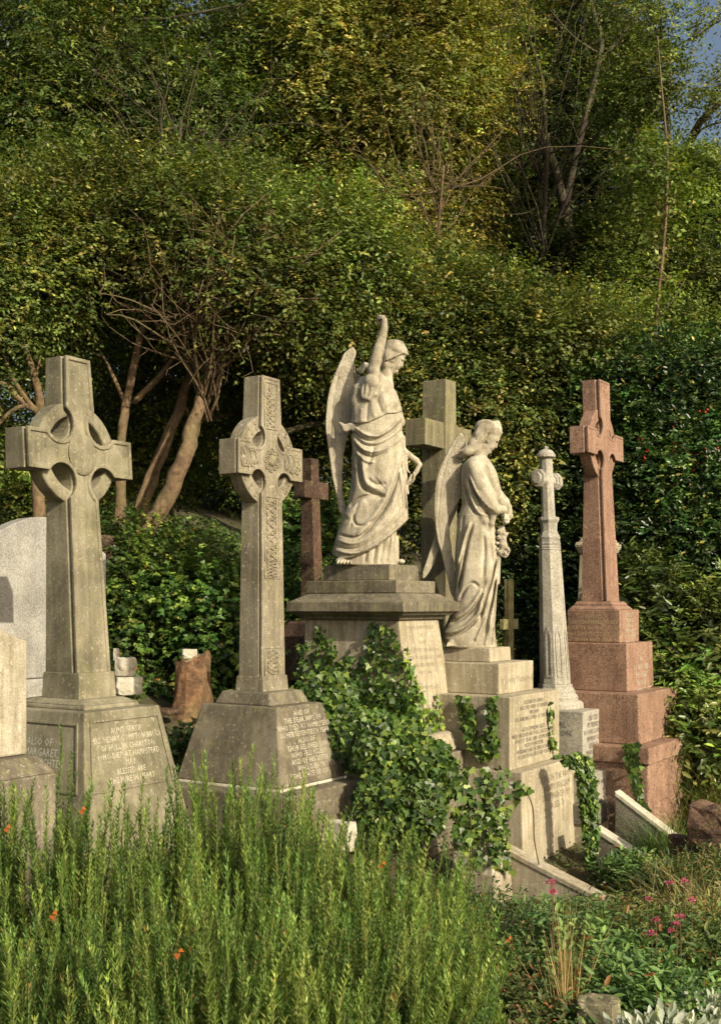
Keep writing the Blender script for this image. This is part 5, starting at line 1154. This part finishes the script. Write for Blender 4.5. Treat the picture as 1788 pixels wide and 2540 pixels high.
# silver lamb's-ear
def rosette(label,px_,Y_,top,n,seed,rx):
    rg=np.random.default_rng(seed); x=(px_-894)/2800*Y_; bz=ground(x,Y_); h=EYE+(1500-top)/2800*Y_-bz; e=empty('silver_leaved_plant',(x,Y_,bz),0,label,'plant')
    a=rg.random(n)*6.283; r=np.sqrt(rg.random(n)); P=np.stack([r*np.cos(a)*rx,r*np.sin(a)*rx*.7,h*(.45+.5*rg.random(n))*(1-.3*r)],-1)
    T=np.stack([np.cos(a)*r*.9+rg.normal(0,.45,n),np.sin(a)*r*.6+rg.normal(0,.45,n)-.25,.8+rg.random(n)*.7],-1); N=np.array([.2,-.8,.7])+rg.normal(0,.5,(n,3))
    col=palette(n,[(.22,.26,.20),(.34,.38,.31),(.48,.51,.44)],[2,4,2],rg)*np.exp(rg.normal(0,.12,(n,1)))
    leaves('foliage',P,T,N,.056*rg.uniform(.6,1.25,n),.42,col,'oval',M['petal'],e); return e
rosette('silvery woolly-leaved plant in the bottom right corner',1650,4.1,2490,620,72,.22)
rosette('silvery woolly-leaved plant at the right edge above the corner one',1770,4.6,2470,520,73,.22)
# dry grasses
def grass(name,label,px_,Y_,top,rx,n,seed,cols,w,width=.006,spread=.35,cat='grass'):
    rg=np.random.default_rng(seed); x=(px_-894)/2800*Y_; bz=ground(x,Y_)-.02; h=EYE+(1500-top)/2800*Y_-bz; e=empty(name,(x,Y_,bz),0,label,cat)
    b=np.stack([rg.normal(0,rx*.5,n),rg.normal(0,rx*.5,n),np.zeros(n)],-1); d=np.stack([rg.normal(0,spread,n),rg.normal(0,spread,n),np.ones(n)],-1); L=h*rg.uniform(.45,1.05,n); m=5
    t=np.linspace(0,1,m)[None,:,None]; C=b[:,None,:]+d[:,None,:]*t*L[:,None,None]; C[...,:2]+=(d[:,None,:2]*(t**2)*L[:,None,None]*.8); C[...,2]-=(t[...,0]**2)*L[:,None]*np.linalg.norm(d[:,:2],axis=1)[:,None]*.5
    side=unit(np.stack([-d[:,1],d[:,0],np.zeros(n)],-1)+rg.normal(0,.3,(n,3)))[:,None,:]*width*(1.05-t)
    V=np.stack([C-side,C+side],2).reshape(-1,3); b0=(np.arange(n)*m*2)[:,None]; q=np.concatenate([b0+np.array([[i*2,i*2+1,i*2+3,i*2+2]]) for i in range(m-1)],0)
    col=np.repeat(palette(n,cols,w,rg)*np.exp(rg.normal(0,.2,(n,1))),m*2,0); mesh_np('blades',V,q,np.full(len(q),4),M['needle'],e,col=col); return e
ST=[(.34,.25,.11),(.45,.34,.17),(.22,.17,.07)]
grass('dry_grass_clump','dead straw-coloured stalks standing in the middle of the right-hand bed',1400,4.7,2190,.045,110,81,ST,[2,2,1],.004,.06)
grass('dry_grass_clump','wide clump of dry grass at the right edge below the red rock',1760,6.2,2130,.28,420,82,ST+[(.14,.18,.05)],[2,2,1,3],.004,.3)
grass('grass_tuft','bright green grass tuft at the foot of the red granite pedestal',1650,9.0,2000,.16,520,83,[(.08,.16,.03),(.14,.22,.04)],[1,1],.004,.4)
grass('wispy_grass','wispy pale grass over the end of the pale kerb',1690,7.5,2080,.22,260,84,[(.13,.17,.06),(.24,.24,.11)],[2,1],.003,.35)
grass('grass_tuft','yellowing grass and stalks on the slope at the right edge',1740,10.3,1780,.5,900,85,[(.09,.13,.03),(.20,.19,.06),(.12,.12,.04)],[2,1,1],.006,.4)
# ground cover of the bed
ground_leaves('ground_cover','low mixed weeds and dead leaves covering the bed','ground cover',lambda n,r:(r.uniform(-3.2,4.6,n),r.uniform(2.6,9.6,n)),42000,.14,.035,.5,[(.03,.05,.014),(.06,.09,.02),(.10,.13,.03),(.12,.08,.03)],[3,4,2,1.6],'leaf','leaf',86,yellow=.05)
# flowers
def flower(label,px_,py_,Y_,seed,r=.022):
    r*=.78
    rg=np.random.default_rng(seed); x,y,z=pix(px_,py_,Y_); bz=ground(x,y); e=empty('valerian_flower',(x,y,bz),0,label,'flower','pink flower heads in the right-hand bed')
    n=46; d=unit(rg.normal(0,1,(n,3))); d[:,2]=np.abs(d[:,2])*.9; P=d*r*rg.uniform(.5,1,(n,1))+np.array([0,0,z-bz]); col=palette(n,[(.42,.09,.17),(.52,.17,.26),(.30,.07,.12)],[3,2,1],rg)
    leaves('flower_head',P,d+rg.normal(0,.3,(n,3)),rg.normal(0,1,(n,3)),.013*rg.uniform(.7,1.3,n),.7,col,'leaf',M['petal'],e)
    MB().tube([(.02,0,0),(.005,0,(z-bz)*.5),(0,0,z-bz)],[.003,.0025,.002],4).build('stalk',M['twig'],e)
for i,(a,b_,c_,r_,l_) in enumerate(((1368,2195,5.0,.028,'large pink flower head just left of the dead straw stalks'),(1371,2215,5.0,.016,'small pink flower head directly under the large one by the straw stalks'),
  (1660,2193,5.6,.020,'pink flower head, left one of the pair highest on the right'),(1697,2190,5.6,.024,'pink flower head, right one of the pair highest on the right'),(1604,2233,5.4,.018,'lone pink flower head above the leafy middle clump'),(1714,2236,5.5,.016,'faded pink flower head at the right edge of the bed'),
  (1686,2278,5.2,.026,'largest deep pink flower head low on the right'),(1676,2294,5.2,.013,'small pink flower head just under the largest deep pink one'),(1663,2311,5.15,.014,'pale pink flower head left of the largest deep pink one, lower'),(1615,2318,5.1,.020,'deep pink flower head lowest and leftmost on the right side'),(1626,2285,5.15,.014,'pale pink flower head left of the largest deep pink one, higher'))):
    flower(l_,a,b_,c_,100+i,r_)
# fallen orange leaves caught in the plants
def dead_leaf(label,px_,py_,Y_,seed,s_=.05):
    rg=np.random.default_rng(seed); x,y,z=pix(px_,py_,Y_); P=np.zeros((2,3)); 
    o=leaves('fallen_leaf',np.array([[0,0,0.],[0.008,-.004,.012]]),np.array([[.2,-.1,-1],[.7,-.1,-.8]])+rg.normal(0,.2,(2,3)),np.array([[.3,-1,.2],[.1,-1,.5]]),np.array([s_,s_*.8]),.8,np.array([[.30,.07,.015],[.38,.11,.02]]),'ivy',M['petal'])
    o.location=(x,y,z); tag(o,label,'dead leaf','orange dead leaves caught in the rosemary')
for i,(a,b_,c_,l_) in enumerate(((202,2010,4.2,'orange dead leaf in front of the left cross pedestal'),(16,2055,4.2,'long orange dead leaf at the left edge of the rosemary'),(130,2270,3.4,'orange dead leaf low among the left rosemary stems'),(440,2365,3.3,'orange dead leaf over the dark gap in the middle of the rosemary'),(1258,2330,4.75,'bright red leaf in the brownish shrub'),(945,2145,4.4,'reddish dead leaf near the top of the right rosemary'))):
    dead_leaf(l_,a,b_,c_,200+i,.021)
# ---------------------------------------------------------------- stump, stones, wooden cross
rg=np.random.default_rng(77)
x,y,z=pix(475,1770,10.0); gz=ground(x,y); e=empty('tree_stump',(x,y,gz-.05),0,'rotten sawn tree stump between the two celtic crosses','tree stump')
V=[];n=26;zz=[0,.10,.2,.35,.5,.6]; rr=[.30,.24,.19,.175,.17,.17]; top=EYE+(1500-1632)/2800*10-gz+.05
zz=[q/.6*top for q in zz]
for z_,r_ in zip(zz,rr):
    for k in range(n):
        a=2*math.pi*k/n; q=r_*(1+.10*math.sin(3*a+1)+.05*math.sin(7*a)+.03*rg.normal()); V.append((q*math.cos(a)*.9,q*math.sin(a)*.9,z_+(.05*math.cos(a)+.02*rg.normal() if z_==zz[-1] else 0)))
F=[(i*n+k,i*n+(k+1)%n,(i+1)*n+(k+1)%n,(i+1)*n+k) for i in range(5) for k in range(n)]
MB().add(V,F).build('bole',M['rot'],e,smooth=False)
F2=[tuple(range(n))]; MB().add([(v[0],v[1],v[2]+.001) for v in V[-n:]],F2).build('sawn_top',M['cut'],e)
def rock(name,label,px_,py_,Y_,sx,sy,sz,mat,seed,cat='stone',yaw=0,group=None,lump=.12,onz=None):
    rg=np.random.default_rng(seed); x,y,z=pix(px_,py_,Y_); import bmesh
    bm=bmesh.new(); bmesh.ops.create_cube(bm,size=1); bmesh.ops.subdivide_edges(bm,edges=bm.edges,cuts=3,use_grid_fill=True)
    for v in bm.verts:
        c=v.co; f=1-.10*(abs(c.x)*abs(c.y)*4+abs(c.y)*abs(c.z)*4); v.co=Vector((c.x*sx*f,c.y*sy*f,(c.z+.5)*sz))+Vector(rg.normal(0,lump*.25,3))*min(sx,sz)
    me=bpy.data.meshes.new(name); bm.to_mesh(me); bm.free(); o=link_mesh(name,me,M[mat]); o.location=(x,y,onz if onz is not None else z); o.rotation_euler=(0,0,R(yaw)); m_=o.modifiers.new('bevel','BEVEL'); m_.width=.006; m_.limit_method='ANGLE'
    return tag(o,label,cat,group)
rock('stone_fragment','white broken stone fragment lying on the stump',470,1634,9.98,.14,.10,.085,'white',1,yaw=15)
rock('stone_fragment','squarish white broken stone just right of the left cross shaft',312,1676,9.4,.16,.14,.15,'white',2,yaw=-20)
rock('stone_fragment','white broken stone wedge under the squarish one',322,1722,9.3,.22,.16,.14,'white',3,yaw=10)
rock('stone_fragment','thin upright white stone scrap against the left cross shaft',289,1638,9.5,.05,.05,.10,'white',4)
rock('flat_stone','flat brown stone lying beside the stump',400,1772,9.6,.34,.2,.05,'red_rough',5)
rock('red_rock','dark red broken block at the right edge beyond the kerbs',1775,2100,8.4,.42,.36,.30,'red_rough',6,yaw=-25,lump=.2)
rock('red_kerb_stone','long low red stone sloping down right of the granite pedestal',1745,2125,8.6,.55,.16,.14,'red_rough',7,yaw=-33)
rock('mossy_stone','low pale mossy stone block at the bottom edge',1485,2572,4.5,.17,.16,.15,'plain',8,yaw=-25)
rock('mossy_stone','crumbled pale stone block under the carved cross base step',850,2110,6.7,.16,.12,.17,'white',9,yaw=-33)
rock('brown_stone','brown broken stone behind the left cross shaft',262,1420,11,.16,.14,.36,'red_rough',10)
# lichened wooden cross behind the bowed angel
m=Mon('wooden_cross','old lichen-covered wooden cross behind the bowed angel','grave cross',pix(1262,1600,11)[0],11,.3)
m.build(MB().frustum(0,0,.3,EYE+(1500-1437)/2800*11,.05,.11),'upright','oldwood',bevel=.004)
m.build(MB().frustum(0,0,1.36,1.46,.045,.33),'crosspiece','oldwood',bevel=.004)
# dim headstones far back under the trees
for i,(a,b_,Y_,w_,h_,l_) in enumerate(((1300,1400,14,.32,1.1,'dim mossy headstone far back, left one of the pair left of the octagonal column'),(1345,1390,14.5,.30,1.0,'dim mossy headstone far back, right one of the pair left of the octagonal column'))):
    x,y,z=pix(a,b_,Y_); m=Mon('old_headstone',l_,'gravestone',x,y,ground(x,y)-.1,group='old headstones under the trees')
    headstone(m,'slab',ground(x,y)-.1,z+.15,z+.3,w_,.1,'plain')
